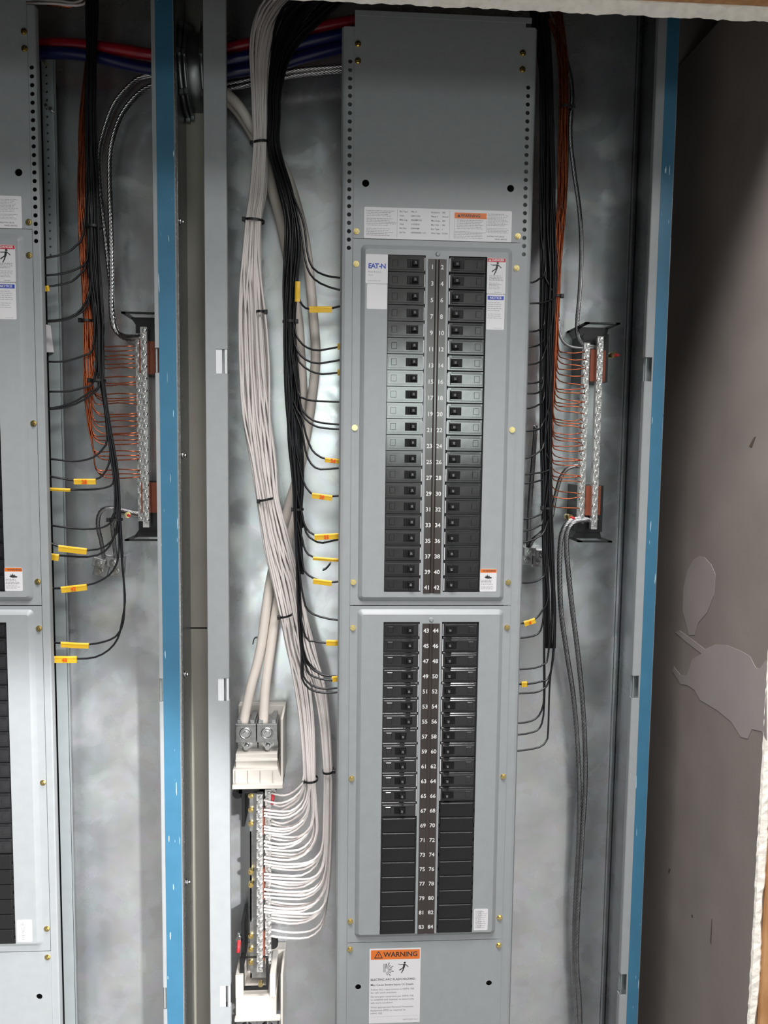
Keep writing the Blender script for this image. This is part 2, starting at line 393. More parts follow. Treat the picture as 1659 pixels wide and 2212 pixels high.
# slots in the flange where the trim clips catch: z centres
SLOTS = [(-6.0, 1.5), (-26.5, 1.5), (-47.1, 1.5)]
def enclosure(label, xl, xr, taper, tapel):
    c = (xl+xr)/2
    t = thing('panel_enclosure', (c, 2, BZ0), label, 'electrical enclosure', 'recessed panel enclosures')
    MB().box(xl, xr, 5.55, 5.65, BZ0, BZ1).build('back_sheet', GALV, t)
    for s, x in ((-1, xl), (1, xr)):
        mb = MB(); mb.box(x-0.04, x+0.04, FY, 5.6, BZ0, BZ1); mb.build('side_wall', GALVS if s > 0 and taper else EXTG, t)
        if not (taper if s > 0 else True): pass
        f = MB()
        w = 1.28
        a, b = (x, x+w) if s < 0 else (x-w, x)
        ra = (a+0.62, b+0.01) if s < 0 else (a-0.01, a+0.42)
        rects = [(max(a, ra[0]), min(b, ra[1]), z-h/2, z+h/2) for z, h in SLOTS]
        f.plate(a, b, BZ0, BZ1, FY-0.03, FY+0.03, rects)
        e = b if s < 0 else a
        for z0, z1 in ((BZ0, SLOTS[2][0]-.75), (SLOTS[2][0]+.75, SLOTS[1][0]-.75), (SLOTS[1][0]+.75, SLOTS[0][0]-.75), (SLOTS[0][0]+.75, BZ1)):
            f.box(e-0.03, e+0.03, FY, FY+0.4, z0, z1)
        fo = f.build('front_flange', GREY, t)
        for z, h in SLOTS:                                   # galvanised spring behind each slot
            q = MB()
            if s < 0: q.box(b-0.66, b-0.30, FY+0.02, FY+0.05, z-.73, z+.73).box(b-0.16, b+0.02, FY+0.0, FY+0.04, z-.73, z+.73).box(b-0.17, b-0.13, FY, FY+0.6, z-.73, z+.73).box(b-0.7, b-0.1, FY+0.55, FY+0.6, z-.8, z+.8)
            else: q.box(a+0.0, a+0.10, FY+0.05, FY+0.1, z-.73, z+.73).box(a+0.1, a+0.6, FY+0.55, FY+0.6, z-.8, z+.8)
            q.build('trim_clip', CLIP if s < 0 else GREYD, fo)
        if (s > 0 and taper): MB().box(b-taper[1], b-taper[0], FY-0.045, FY-0.031, BZ0, BZ1).build('masking_tape', TAPE, t)
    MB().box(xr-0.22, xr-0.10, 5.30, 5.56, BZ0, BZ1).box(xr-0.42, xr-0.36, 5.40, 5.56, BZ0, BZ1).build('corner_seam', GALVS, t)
    return t
ENC = enclosure('grey steel box round the middle panel, its right flange blue taped', -14.12, 14.55, (0.02, 0.78), None)
ENL = enclosure('grey steel box round the left panel, its right flange blue taped', -43.6, -15.85, (0.03, 1.06), None)
# bright raw edges and screws along the outside of the left box
ed = MB().box(-15.84, -15.76, FY-0.05, FY+0.05, BZ0, BZ1).box(-15.80, -15.74, FY+0.25, FY+0.31, BZ0, BZ1); ed.build('raw_edge', STEEL, ENL)
for (px, py) in ((386, 479), (396, 984), (402, 1457), (408, 1905)):
    p = at(px, py, 0.6); s = MB(); s.rod((-15.81, 0.6, p.z), (-15.70, 0.6, p.z), 0.22, 14); s.rod((-15.70, 0.6, p.z), (-15.52, 0.6, p.z), 0.13, 8, r1=0.10); s.build('side_screw', STEEL, ENL)

# chassis behind the dead front
def chassis(c, label):
    t = thing('panel_chassis', (c, 3, -55), label, 'panel chassis', 'interior chassis of the panels')
    for s in (-1, 1):
        a, b = (c-5.65, c-4.9) if s < 0 else (c+4.9, c+5.65)
        hx = c+s*5.18; k = 0.5
        mb = MB(); hs = [(hx, 12.4-0.5*i, 0.075) for i in range(24)]
        mb.plate(a, b, -55, 13.2, 3.0, 3.06, (), hs)
        e = c+s*5.65; mb.box(e-0.03, e+0.03, 3.0, 3.25, -55, 13.2)
        mb.build('mounting_rail', GREYD, t)
    MB().box(c-4.95, c+(5.3 if c == 0 else 4.95), 2.5 if c == 0 else 3.6, 5.4, -55, 13).build('bus_pan', PLASB, t)
    return t
chassis(0, 'grey interior rails hidden behind the middle dead front')
CHL = chassis(-29.65, 'grey interior rail with a row of small holes behind the left dead front')
# bits on the left rail: a paper slip and two clips near the top
p = at(108, 732, 2.9)
q = MB(); q.add([(p.x-.28, 2.5, p.z+.9), (p.x+.05, 2.9, p.z+.85), (p.x+.22, 2.9, p.z-.85), (p.x-.12, 2.5, p.z-.9)], [(0, 1, 2, 3)])
q.add([(v[0], v[1]+0.02, v[2]) for v in q.v[:4]], [(3, 2, 1, 0)]); q.build('paper_slip', WHITE, CHL)
for (px, py, r) in ((96, 134, 0.07), (110, 236, 0.12), (100, 228, 0.10)):
    p = at(px, py, 2.6); MB().disc((p.x, p.z), r, 2.5, 3.0, 10).build('rail_screw', BRASS if px < 100 else STEEL, CHL)

# ================================================================== dead front covers
HEXS = None
def screw_mesh():
    mb = MB(); mb.disc((0, 0), 0.185, -0.03, 0.02, 24); mb.disc((0, 0), 0.135, -0.11, -0.03, 6)
    mb.box(-0.10, 0.10, -0.118, -0.108, -0.022, 0.022); mb.box(-0.022, 0.022, -0.118, -0.108, -0.10, 0.10); mb.disc((0, 0), 0.05, -0.125, -0.11, 10)
    ob = mb.build('hex_screw', BRASS, None, (0, 0, 0)); me = ob.data; bpy.data.objects.remove(ob); return me
SCREW = screw_mesh()
def put(mesh, name, parent, x, y, z):
    o = bpy.data.objects.new(name, mesh); COL.objects.link(o); o.parent = parent
    o.location = (Vector((x, y, z))-ORG[parent.name])*IN; return o

def sticker(parent, x0, x1, z0, z1, y, skew=0.0):
    r = 0.07; mb = MB(); pts = []
    for (cx, cz, a0) in ((x1-r, z1-r, 0), (x0+r, z1-r, 90), (x0+r, z0+r, 180), (x1-r, z0+r, 270)):
        for k in range(4):
            a = math.radians(a0+30*k); pts.append((cx+r*math.cos(a), cz+r*math.sin(a)))
    pts = [(x, z+skew*(x-x0)) for x, z in pts]
    mb.prism(pts, y-0.008, y); return mb.build('sticker', WHITE, parent)
def lines(mb, x0, x1, z1, dz, n, y, h, vary=0.3):
    """rows of print too small to read"""
    for i in range(n):
        z = z1-i*dz; x = x0; e = x1-(x1-x0)*vary*random.random()
        while x < e-0.03:
            wd = 0.05+0.16*random.random(); mb.box(x, min(e, x+wd), y-0.001, y, z-h/2, z+h/2); x += wd+0.035
    return mb
def figure(mb, cx, cz, s, y):
    """pictogram of a falling figure"""
    mb.disc((cx+0.10*s, cz+0.40*s), 0.085*s, y-0.001, y, 12)
    def limb(a, b, w):
        d = Vector((b[0]-a[0], b[1]-a[1])); n = Vector((-d.y, d.x)).normalized()*w/2
        mb.prism([(cx+s*(a[0]+n.x), cz+s*(a[1]+n.y)), (cx+s*(b[0]+n.x), cz+s*(b[1]+n.y)), (cx+s*(b[0]-n.x), cz+s*(b[1]-n.y)), (cx+s*(a[0]-n.x), cz+s*(a[1]-n.y))], y-0.001, y)
    limb((0.09, 0.30), (0.02, 0.0), 0.16); limb((0.04, 0.26), (-0.28, 0.24), 0.06); limb((0.12, 0.28), (0.38, 0.05), 0.06)
    limb((0.0, 0.0), (-0.32, -0.22), 0.08); limb((0.04, 0.0), (-0.06, -0.28), 0.09); limb((-0.06, -0.26), (-0.16, -0.46), 0.07)
    limb((-0.28, 0.24), (-0.42, 0.32), 0.035)
    return mb

def dead_front(c, side):
    who = 'middle' if side == 'm' else 'left'
    g = 'grey dead front covers'
    # side rails with the rows of knockout holes
    for s in (-1, 1):
        sd = 'left' if s < 0 else 'right'
        if side == 'l' and s < 0: continue
        q0, q1 = (5.68, 5.97) if side == 'm' else (5.58, 5.70)
        a, b = (c-q0, c-5.2) if s < 0 else (c+5.2, c+q0)
        mb = MB(); hx = c+(5.46 if side == 'm' else 5.40)*s
        top = 14.1 if s < 0 else 14.5
        mb.plate(a, b, -53, top, 0.06, 0.12, (), [(hx, (12.1 if s < 0 else 11.0)-0.4995*i, 0.13) for i in range(23 if s < 0 else 21)], )
        i0, e = c+q0*s, c+q1*s; yb = 0.8 if side == 'm' else 0.5
        mb.add([(i0, 0.06, -53), (i0+s*(q1-q0)*0.6, 0.11, -53), (e, 0.30, -53), (e, yb, -53), (i0, 0.06, top), (i0+s*(q1-q0)*0.6, 0.11, top), (e, 0.30, top), (e, yb, top)], [(k, k+1, k+5, k+4) for k in range(3)])
        tag(mb.build('side_rail', GREY), f'grey side rail with a column of round holes, {sd} edge of the {who} panel', 'metal rail', 'side rails of the dead fronts')
    # upper blank plate
    t = thing('blank_cover', (c, 0, 1.68), f'tall plain grey cover above the breakers of the {who} panel', 'metal cover', g)
    mb = MB(); mb.plate(c-5.2, c+5.2, 1.69, 15.0, 0, 0.06, (), [(c-4.46, 4.98, 0.22), (c+4.51, 4.95, 0.22)]); mb.box(c-5.2, c+5.55, -0.02, 0.06, 14.72, 15.02)
    mb.build('sheet', GREY, t)
    for x, z in ((-5.0, 13.08), (-5.0, 12.1), (5.05, 12.96), (5.05, 12.0), (-5.0, 2.1), (5.03, 2.08)):
        put(SCREW, 'hex_screw', t, c+x, -0.01, z)
    st = sticker(t, c-4.53, c+4.63, 1.70, 3.58, 0)
    mb = MB(); y = -0.009
    lines(mb, c-4.4, c-2.6, 3.36, 0.10, 4, y, 0.035); lines(mb, c-4.4, c-2.55, 2.9, 0.10, 5, y, 0.035); lines(mb, c-4.4, c-2.55, 2.3, 0.10, 5, y, 0.035)
    mb.build('small_print', INKG, st); mb = MB()
    lines(mb, c+3.12, c+4.5, 3.36, 0.085, 9, y, 0.03); lines(mb, c+3.12, c+4.5, 2.5, 0.085, 4, y, 0.03)
    lines(mb, c+1.2, c+2.95, 2.95, 0.10, 6, y, 0.035, 0.15); lines(mb, c+1.0, c+2.95, 2.18, 0.10, 4, y, 0.035)
    mb.build('small_print', INKG, st)
    mb = MB()
    for i, (a, b, d, e) in enumerate((('Bus Type', 'PRL1X', 'Enclosure', 'SRF'), ('Volts', '208Y/120V', 'Phase 3', 'Wire 4'), ('Main Lug', '400AMP/225', 'Max Amps', '400'), ('Date', '1/10/2018', 'Max Volt', '240'), ('Bus Size', '0.800AMP', 'Box Type', '1'), ('Job No', 'NEF0000001 /1/2', 'Wire Type', 'CU/AL'))):
        z = 3.36-i*0.25
        for s_, x in ((a, -2.35), (b, -1.65), (d, -0.4), (e, 0.28)): mb.text(s_, c+x, y, z, 0.13, 0.01, 'LEFT')
    mb.text('WARNING', c+2.05, y-0.003, 3.22, 0.25, 0.02)
    mb.text('SUITABLE FOR USE AS', c+3.1, y, 2.02, 0.11, 0.01, 'LEFT'); mb.text('PANEL SERVICE', c+3.6, y, 1.85, 0.11, 0.01, 'LEFT')
    mb.prism([(c+1.22, 3.14), (c+1.42, 3.14), (c+1.32, 3.32)], y-0.003, y-0.002)
    for (xa, xb, za, zb) in ((-2.5, -2.49, 1.8, 3.5), (0.75, 0.76, 1.8, 3.5), (1.05, 3.05, 2.25, 2.26), (3.04, 3.05, 2.25, 3.0), (1.05, 1.06, 2.25, 3.0)): mb.box(c+xa, c+xb, y-0.001, y, za, zb)
    mb.build('print', INK, st)
    MB().box(c+1.05, c+3.05, y-0.002, y-0.001, 3.05, 3.40).build('orange_band', ORANGE, st)
    # embossed breaker plates
    for up in (True, False):
        zt, zb = (1.66, -21.18) if up else (-21.24, -43.95)
        et, eb = (1.32, -20.92) if up else (-21.46, -43.58)
        ot, ob_ = (0.71, -20.29) if up else (-22.23, -43.26)
        nm = 'upper' if up else 'lower'
        t = thing('breaker_cover', (c, 0, zb), f'grey embossed cover framing the {nm} breakers of the {who} panel', 'metal cover', g)
        mb = MB(); x0, x1 = c-5.2, c+5.2; ex = 4.72; ix = 4.44; d = -0.24; r = 0.32; ins = 0.30
        outer = []; inner = []; rect = []
        for (sx, sz, a0) in ((1, 1, 0), (-1, 1, 90), (-1, -1, 180), (1, -1, 270)):
            cx = c+sx*(ex-r); cz = (et-r) if sz > 0 else (eb+r)
            ccx = c+sx*(ix-0.12); ccz = (et-ins-0.12) if sz > 0 else (eb+ins+0.12)
            for k in range(7):
                a = math.radians(a0+15*k); outer.append((cx+r*math.cos(a), 0, cz+r*math.sin(a))); inner.append((ccx+0.12*math.cos(a), d, ccz+0.12*math.sin(a)))
                rect.append((x1 if sx > 0 else x0, 0, zt if sz > 0 else zb))
        n = len(outer)
        mid = [((o[0]*.5+i[0]*.5), d*.62, (o[2]*.5+i[2]*.5)) for o, i in zip(outer, inner)]
        V = rect+outer+mid+inner
        mb.add(V[:2*n], [(i, (i+1) % n, n+(i+1) % n, n+i) for i in range(n)])
        mb.add(V[n:], [(k*n+i, k*n+(i+1) % n, (k+1)*n+(i+1) % n, (k+1)*n+i) for k in (0, 1) for i in range(n)], True)
        # the flat inside: corner fans then the sheet with the two openings
        h = 0.12; fx0, fx1, fz0, fz1 = c-ix, c+ix, eb+ins, et-ins
        rects = [(c-3.03, c-0.74, ob_, ot), (c+0.74, c+3.09, ob_, ot)]
        mb.plate(fx0+h, fx1-h, fz0, fz1, d, d+0.06, rects)
        for xa, xb in ((fx0, fx0+h), (fx1-h, fx1)): mb.add([(xa, d, fz0+h), (xb, d, fz0+h), (xb, d, fz1-h), (xa, d, fz1-h)], [(0, 1, 2, 3)])
        for ci in range(4):
            cx = fx1-h if ci in (0, 3) else fx0+h; cz = fz1-h if ci in (0, 1) else fz0+h
            mb.add([(cx, d, cz)]+inner[ci*7:ci*7+7], [(0, k, k+1) for k in range(1, 7)])
        for rx0, rx1, rz0, rz1 in rects: mb.box(rx0-0.02, rx0, d, d+0.35, rz0, rz1).box(rx1, rx1+0.02, d, d+0.35, rz0, rz1)
        sh = mb.build('sheet', GREY, t)
        zz = (0.14, -9.9, -19.7) if up else (-22.66, -32.66, -42.45)
        for x in (-5.0, 5.0):
            for z in zz: put(SCREW, 'hex_screw', t, c+x, -0.01, z)
        if up or True: MB().disc((c+0.02, 0.80 if up else -22.1), 0.10, d-0.06, d, 12, True, 0.16).build('rivet', GREY, t)
        # number strip
        z1, z0 = (0.49, -20.36) if up else (-22.33, -43.28)
        mb = MB()
        prof = [(-0.55, 0.0), (-0.55, -0.05), (-0.14, -0.045), (-0.05, -0.012), (0.06, -0.012), (0.14, -0.045), (0.57, -0.05), (0.57, 0.0)]
        k = len(prof); mb.add([(c+p_[0], d+p_[1], z) for z in (z0, z1) for p_ in prof], [(i, (i+1) % k, k+(i+1) % k, k+i) for i in range(k)]+[tuple(range(k)), tuple(range(2*k-1, k-1, -1))])
        stp = mb.build('number_strip', STRIP, t)
        mb = MB(); nb = range(1, 43) if up else range(43, 85)
        for q_ in nb:
            row = (q_-(1 if up else 43))//2; z = (0.0 if up else -22.80)-row
            mb.text(str(q_), c+(-0.30 if q_ % 2 else 0.31), d-0.056, z, 0.37, 0.018)
        mb.build('printed_numbers', INKW, stp)
        # stickers
        y = d
        if up:
            s1 = sticker(t, c-4.42, c-3.06, -1.06, 0.70, y)
            mb = MB(); q = y-0.009
            for (xx, gl) in ((-4.16, 'E'), (-3.95, 'A'), (-3.73, 'T'), (-3.33, 'N')): mb.text(gl, c+xx, q, -0.02, 0.42, 0.03)
            mb.disc((c-3.53, -0.03), 0.055, q-0.001, q, 10); mb.build('blue_logo', BLUEP, s1)
            mb = MB(); mb.text('Pow-R-Line', c-4.27, q, -0.36, 0.17, 0.005, 'LEFT'); mb.text('Xpert', c-4.27, q, -0.55, 0.13, 0.0, 'LEFT'); lines(mb, c-4.27, c-3.5, -0.9, 0.07, 1, q, 0.03, 0); mb.build('print', INKG, s1)
            sticker(t, c-4.33, c-3.08, -2.60, -1.09, y)
            s2 = sticker(t, c+3.11, c+4.28, -1.50, 0.66, y)
            MB().box(c+3.13, c+4.26, y-0.010, y-0.009, 0.42, 0.64).build('red_band', REDP, s2)
            mb = MB(); mb.text('DANGER', c+3.78, y-0.012, 0.53, 0.19, 0.02); mb.prism([(c+3.2, 0.46), (c+3.36, 0.46), (c+3.28, 0.60)], y-0.012, y-0.011); mb.build('band_lettering', INKW, s2)
            mb = MB(); figure(mb, c+3.68, 0.02, 0.85, y-0.009); mb.build('falling_figure', INK, s2)
            mb = MB(); lines(mb, c+3.25, c+4.15, -0.42, 0.085, 4, y-0.009, 0.04); lines(mb, c+3.25, c+4.15, -0.86, 0.085, 5, y-0.009, 0.03); lines(mb, c+3.6, c+4.15, -1.42, 0.08, 1, y-0.009, 0.03); mb.build('small_print', INKG, s2)
            s3 = sticker(t, c+3.12, c+4.26, -3.70, -1.55, y)
            MB().box(c+3.18, c+4.2, y-0.010, y-0.009, -1.88, -1.64).build('blue_band', BLUEP, s3)
            MB().text('NOTICE', c+3.69, y-0.012, -1.76, 0.20, 0.02).build('band_lettering', INKW, s3)
            mb = MB(); lines(mb, c+3.2, c+4.15, -2.05, 0.12, 5, y-0.009, 0.03); lines(mb, c+3.2, c+4.15, -2.75, 0.12, 3, y-0.009, 0.03); lines(mb, c+3.6, c+4.1, -3.6, 0.1, 1, y-0.009, 0.02); mb.build('small_print', INKG, s3)
            s4 = sticker(t, c+3.10, c+4.18, -20.25, -18.78, y)
            MB().box(c+3.11, c+4.17, y-0.010, y-0.009, -19.03, -18.80).build('orange_band', ORANGE, s4)
            mb = MB(); mb.text('WARNING', c+3.7, y-0.012, -18.92, 0.18, 0.02); 
            mb.prism([(c+3.38, -19.30), (c+3.44, -19.38), (c+3.6, -19.42), (c+3.85, -19.40), (c+3.88, -19.33), (c+3.74, -19.30), (c+3.70, -19.20), (c+3.64, -19.28), (c+3.58, -19.12), (c+3.54, -19.28), (c+3.48, -19.18), (c+3.46, -19.30)], y-0.011, y-0.009)
            mb.build('print', INK, s4)
            mb = MB(); lines(mb, c+3.16, c+4.0, -19.52, 0.09, 4, y-0.009, 0.045); lines(mb, c+3.16, c+4.05, -19.92, 0.08, 3, y-0.009, 0.03); mb.build('small_print', INKG, s4)
        else:
            s5 = sticker(t, c+3.22, c+4.16, -43.15, -41.66, y)
            mb = MB(); lines(mb, c+3.3, c+3.8, -41.8, 0.09, 14, y-0.009, 0.035); lines(mb, c+3.5, c+4.08, -41.85, 0.14, 9, y-0.009, 0.03); mb.build('small_print', INKG, s5)
    # lower blank plate
    t = thing('blank_cover', (c, 0, -54), f'plain grey cover below the breakers of the {who} panel', 'metal cover', g)
    MB().plate(c-5.2, c+5.2, -54, -44.0, 0, 0.06, (), [(c-4.44, -47.1, 0.20), (c+4.40, -47.1, 0.20)]).build('sheet', GREY, t)
    for x in (-5.0, 5.0): put(SCREW, 'hex_screw', t, c+x, -0.01, -44.4)
    if side == 'm':
        x0, x1, z0, z1 = -3.70, -0.27, -49.72, -44.43
        mb = MB(); mb.box(x0, x1, -0.008, 0, z0, z1); s6 = mb.build('sticker', WHITE, t)
        MB().box(x0+0.09, x1-0.07, -0.010, -0.009, -45.20, -44.53).build('orange_band', ORANGE, s6)
        mb = MB(); q = -0.0125
        mb.text('WARNING', -1.62, q, -44.87, 0.47, 0.022)
        for (a, b) in (((-3.36, -45.08), (-3.10, -44.62)), ((-3.10, -44.62), (-2.84, -45.08)), ((-2.84, -45.08), (-3.36, -45.08))):
            d_ = Vector((b[0]-a[0], b[1]-a[1])).normalized(); n_ = Vector((-d_.y, d_.x))*0.025
            mb.prism([(a[0]+n_.x, a[1]+n_.y), (b[0]+n_.x, b[1]+n_.y), (b[0]-n_.x, b[1]-n_.y), (a[0]-n_.x, a[1]-n_.y)], q, q+0.001)
        mb.text('!', -3.10, q, -44.92, 0.30, 0.03)
        q = -0.009
        figure(mb, -1.42, -45.80, 0.85, q)
        for i in range(9):                                   # burst of the arc
            a = math.radians(-75+i*20); c0 = (-2.60, -46.06); r0, r1 = 0.14, 0.42+0.12*(i % 2)
            p0 = (c0[0]+r0*math.cos(a), c0[1]+r0*math.sin(a)+0.1); p1 = (c0[0]+r1*math.cos(a), c0[1]+r1*math.sin(a)+0.15)
            n_ = Vector((-math.sin(a), math.cos(a)))*0.026
            mb.prism([(p0[0]+n_.x*.4, p0[1]+n_.y*.4), (p1[0]+n_.x, p1[1]+n_.y), (p1[0]-n_.x, p1[1]-n_.y), (p0[0]-n_.x*.4, p0[1]-n_.y*.4)], q, q+0.001)
        for i in range(4): mb.box(-2.62-0.05*i, -2.60-0.05*i, q, q+0.001, -46.1, -45.5)
        mb.text('ELECTRIC ARC FLASH HAZARD', -3.62, q, -46.62, 0.205, 0.016, 'LEFT', sx=1.05)
        mb.text('May Cause Severe Injury Or Death.', -3.61, q, -46.99, 0.19, 0.010, 'LEFT', sx=1.06)
        mb.build('print', INK, s6)
        mb = MB()
        for i, (tx, z) in enumerate((('Follow ALL requirements in NFPA 70E', -47.32), ('for safe work practices.', -47.54), ('De-energize equipment per NFPA 70E', -47.82), ('to establish and maintain an electrically', -48.04), ('safe work condition.', -48.26), ('Wear appropriate Personal Protective', -48.58), ('Equipment (PPE) as required by', -48.80), ('NFPA 70E', -49.02))):
            mb.text(tx, -3.60, q, z, 0.165, 0.006, 'LEFT', sx=1.12)
        mb.text('000P2100001 Rev 2', -0.36, q, -49.50, 0.13, 0.004, 'RIGHT')
        for zz in (-49.25,): mb.box(-3.6, -0.36, q, q+0.0005, zz, zz+0.008)
        mb.build('small_print', mat('dark_grey_print', (0.16, 0.15, 0.16), 0.5), s6)
dead_front(0.0, 'm')
dead_front(-29.65, 'l')

# ================================================================== breakers
FB = -0.16                                                   # depth of the breaker faces
def breaker(side, off=False):
    """side -1: handle on the right (left column), +1: handle on the left"""
    t = thing('circuit_breaker', (0, 0, 0), 'x', 'circuit breaker')
    W = 1.135
    mb = MB(); mb.cbox(-W, W, FB, 1.8, -0.485, 0.485, 0.008 if side < 0 else 0.03)
    a, b = (-1.08, 0.97) if side < 0 else (-0.97, 1.08)
    # raised frame and the ledge above it
    mb.cbox(a, b, FB-0.05, FB+0.01, -0.36, 0.33, 0.006 if side < 0 else 0.025)
    if side > 0: mb.cbox(a+0.10, b-0.10, FB-0.03, FB+0.01, 0.36, 0.44, 0.02)
    body = mb.build('body', BREAK, t)
    hx = (0.40 if not off else 0.05) if side < 0 else -0.60
    y = FB-0.05
    mb = MB(); mb.cbox(hx-0.37, hx+0.37, y-0.03, y+0.01, -0.26, 0.25, 0.02)   # handle well
    mb.build('handle_well', TOGGLE, body)
    mb = MB(); s = -side
    x0, x1 = (hx-0.05, hx+0.31) if side < 0 else (hx-0.31, hx+0.12)
    pr = [(x0, -0.17), (x1, -0.17), (x1, 0.17), (x0, 0.17)]
    mb.add([(x0+0.02, y-0.22, -0.13), (x1-0.03, y-0.30, -0.13), (x1-0.03, y-0.30, 0.13), (x0+0.02, y-0.22, 0.13), (x0, y, -0.17), (x1, y, -0.17), (x1, y, 0.17), (x0, y, 0.17)],
           [(0, 1, 2, 3), (0, 4, 5, 1), (1, 5, 6, 2), (2, 6, 7, 3), (3, 7, 4, 0)])
    if side < 0: mb.box(x0-0.12, x0-0.05, y-0.10, y, -0.17, 0.17)
    h = mb.build('handle', TOGGLE, t)
    m2 = MB(); xc = (x0+x1)/2
    m2.text('20', xc, 0, 0, 0.17, 0.008, 'CENTER', math.pi/2 if side < 0 else -math.pi/2)
    for v in m2.v: v.y = y-0.226-0.08*((v.x-x0)/(x1-x0))-0.004
    m2.build('rating_mark', INKM, h)
    wx = -0.72 if side < 0 else 0.72
    mb = MB(); mb.cbox(wx-0.17, wx+0.17, y-0.025, y+0.01, -0.20, 0.20, 0.02)
    mb.build('test_window', BREAK, t)
    ex = W+0.015 if side < 0 else -W-0.015
    mb = MB(); mb.box(min(ex, ex-0.05*(-side)), max(ex, ex-0.05*(-side)), FB-0.06, FB+0.2, -0.42, 0.36)
    mb.build('side_label', WHITE, t)
    return t
def filler():
    mb = MB(); poly = []
    W = 1.17
    for (x, z) in ((-W, -0.485), (W, -0.485), (W, -0.22), (W-0.05, -0.18), (W-0.05, 0.02), (W, 0.06), (W, 0.485), (-W, 0.485), (-W, 0.06), (-W+0.05, 0.02), (-W+0.05, -0.18), (-W, -0.22)): poly.append((x, z))
    mb.prism(poly, FB-0.12, FB+0.4)
    mb.cbox(-W+0.09, W-0.10, FB-0.165, FB-0.11, -0.48, 0.455, 0.03)
    return mb.build('filler_plate', FILLER, None, (0, 0, 0), 0.012)
def rowz(n): return (0.21-(n-(1 if n % 2 else 2))/2) if n < 43 else (-22.74-(n-(43 if n % 2 else 44))/2)
PB = {(-1, False): breaker(-1), (-1, True): breaker(-1, True), (1, False): breaker(1)}
used = set(); FP = filler(); fused = False
def rown(n): return (n-1)//2+1 if n < 43 else (n-43)//2+1
def updn(n): return 'upper' if n < 43 else 'lower'
def cx(n): return -1.885 if n % 2 else 1.915
for n in range(1, 85):
    fill = (n >= 69 if n % 2 else n >= 68); s = -1 if n % 2 else 1
    loc = (cx(n), 0, rowz(n)); colname = 'left' if n % 2 else 'right'
    if fill:
        o = FP if not fused else FP.copy()
        if fused: COL.objects.link(o)
        fused = True; o.location = M3(*loc)
        tag(o, f'blank filler plate at printed number {n}, {nth(rown(n))} down the lower {colname} column, middle panel', 'filler plate', f'filler plates in the {colname} breaker column')
        continue
    key = (s, s < 0 and n >= 57)
    lab = f'black breaker at printed number {n}, {nth(rown(n))} down the {updn(n)} {colname} column, middle panel'
    grp = f'breakers in the {colname} column of the middle panel'
    if key not in used:
        o = PB[key]; used.add(key); o.location = M3(*loc); tag(o, lab, None, grp)
    else: copy_tree(PB[key], loc, lab, grp)
for i in range(42):                                          # left panel: only its right column shows at the picture's edge
    up = i < 21; z = (0.21-i) if up else (-22.74-(i-21)); k = i+1 if up else i-20
    loc = (-29.65+1.915, 0, z); nm = 'upper' if up else 'lower'
    if (not up) and k > 15:
        o = FP.copy(); COL.objects.link(o); o.location = M3(*loc)
        tag(o, f'blank black filler plate of the left panel, {nth(k)} down the lower opening', 'filler plate', 'filler plates of the left panel')
    else: copy_tree(PB[(1, False)], loc, f'black breaker of the left panel, {nth(k)} down the {nm} opening at the picture edge', 'breakers of the left panel')

# ================================================================== wires
def W3(p): return at(p[0], p[1], p[2])
def wire(pts, r, m, name, label, cat, group=None, n=7, pix=True):
    P = smooth([W3(p) for p in pts] if pix else pts)
    return tag(MB().tube(P, r, n).build(name, m), label, cat, group)
def rope(pts, r, m, name, label, cat, group=None, strands=7, pitch=2.2):
    """bare stranded conductor: strands laid in a helix"""
    P = smooth([W3(p) for p in pts], 0.22); mb = MB(); L = 0.0
    t0 = (P[1]-P[0]).normalized(); nrm = t0.orthogonal().normalized(); fr = []
    for i in range(len(P)):
        t = (P[min(i+1, len(P)-1)]-P[max(i-1, 0)]).normalized(); nrm = (nrm-t*nrm.dot(t)).normalized()
        if i: L += (P[i]-P[i-1]).length
        fr.append((P[i], nrm.copy(), t.cross(nrm), L))
    rs = r*0.40
    for k in range(strands):
        mb.tube([p+(a*math.cos(2*math.pi*(k/strands+l/pitch))+b*math.sin(2*math.pi*(k/strands+l/pitch)))*(r-rs) for p, a, b, l in fr], rs, 5)
    mb.tube([f[0] for f in fr], r*0.6, 6)
    return tag(mb.build(name, m), label, cat, group)
def jit(i, y, amp): return amp*(math.sin(y*0.011+i*2.1)+0.6*math.sin(y*0.023+i*5.3))

# ---- white neutral wires of the middle box
WE = [(-60, 640, 720, 2.6), (0, 572, 652, 2.4), (50, 548, 608, 2.3), (100, 541, 591, 2.2), (150, 542, 583, 2.2), (200, 545, 581, 2.2), (310, 549, 578, 2.2), (400, 543, 577, 2.2), (478, 532, 567, 2.2), (550, 525, 566, 2.2), (620, 519, 570, 2.2), (700, 517, 576, 2.2), (800, 519, 583, 2.2), (900, 526, 590, 2.2), (1000, 543, 597, 2.3), (1078, 556, 606, 2.4), (1150, 566, 624, 2.5), (1200, 575, 640, 2.6), (1260, 590, 656, 2.7), (1330, 606, 668, 2.7), (1400, 620, 682, 2.7), (1480, 637, 702, 2.6)]
WL = [(1480, 637, 672, 2.6), (1560, 649, 680, 2.5), (1640, 656, 682, 2.4), (1682, 659, 682, 2.4), (1720, 660, 684, 2.5), (1760, 664, 687, 2.6), (1830, 668, 690, 2.6), (1900, 674, 692, 2.6), (1990, 676, 694, 2.6)]
WR = [(1480, 676, 702, 2.6), (1560, 692, 712, 2.5), (1640, 699, 717, 2.4), (1682, 701, 718, 2.4), (1760, 700, 718, 2.6), (1830, 698, 717, 2.6), (1900, 692, 714, 2.6), (1990, 684, 704, 2.6)]
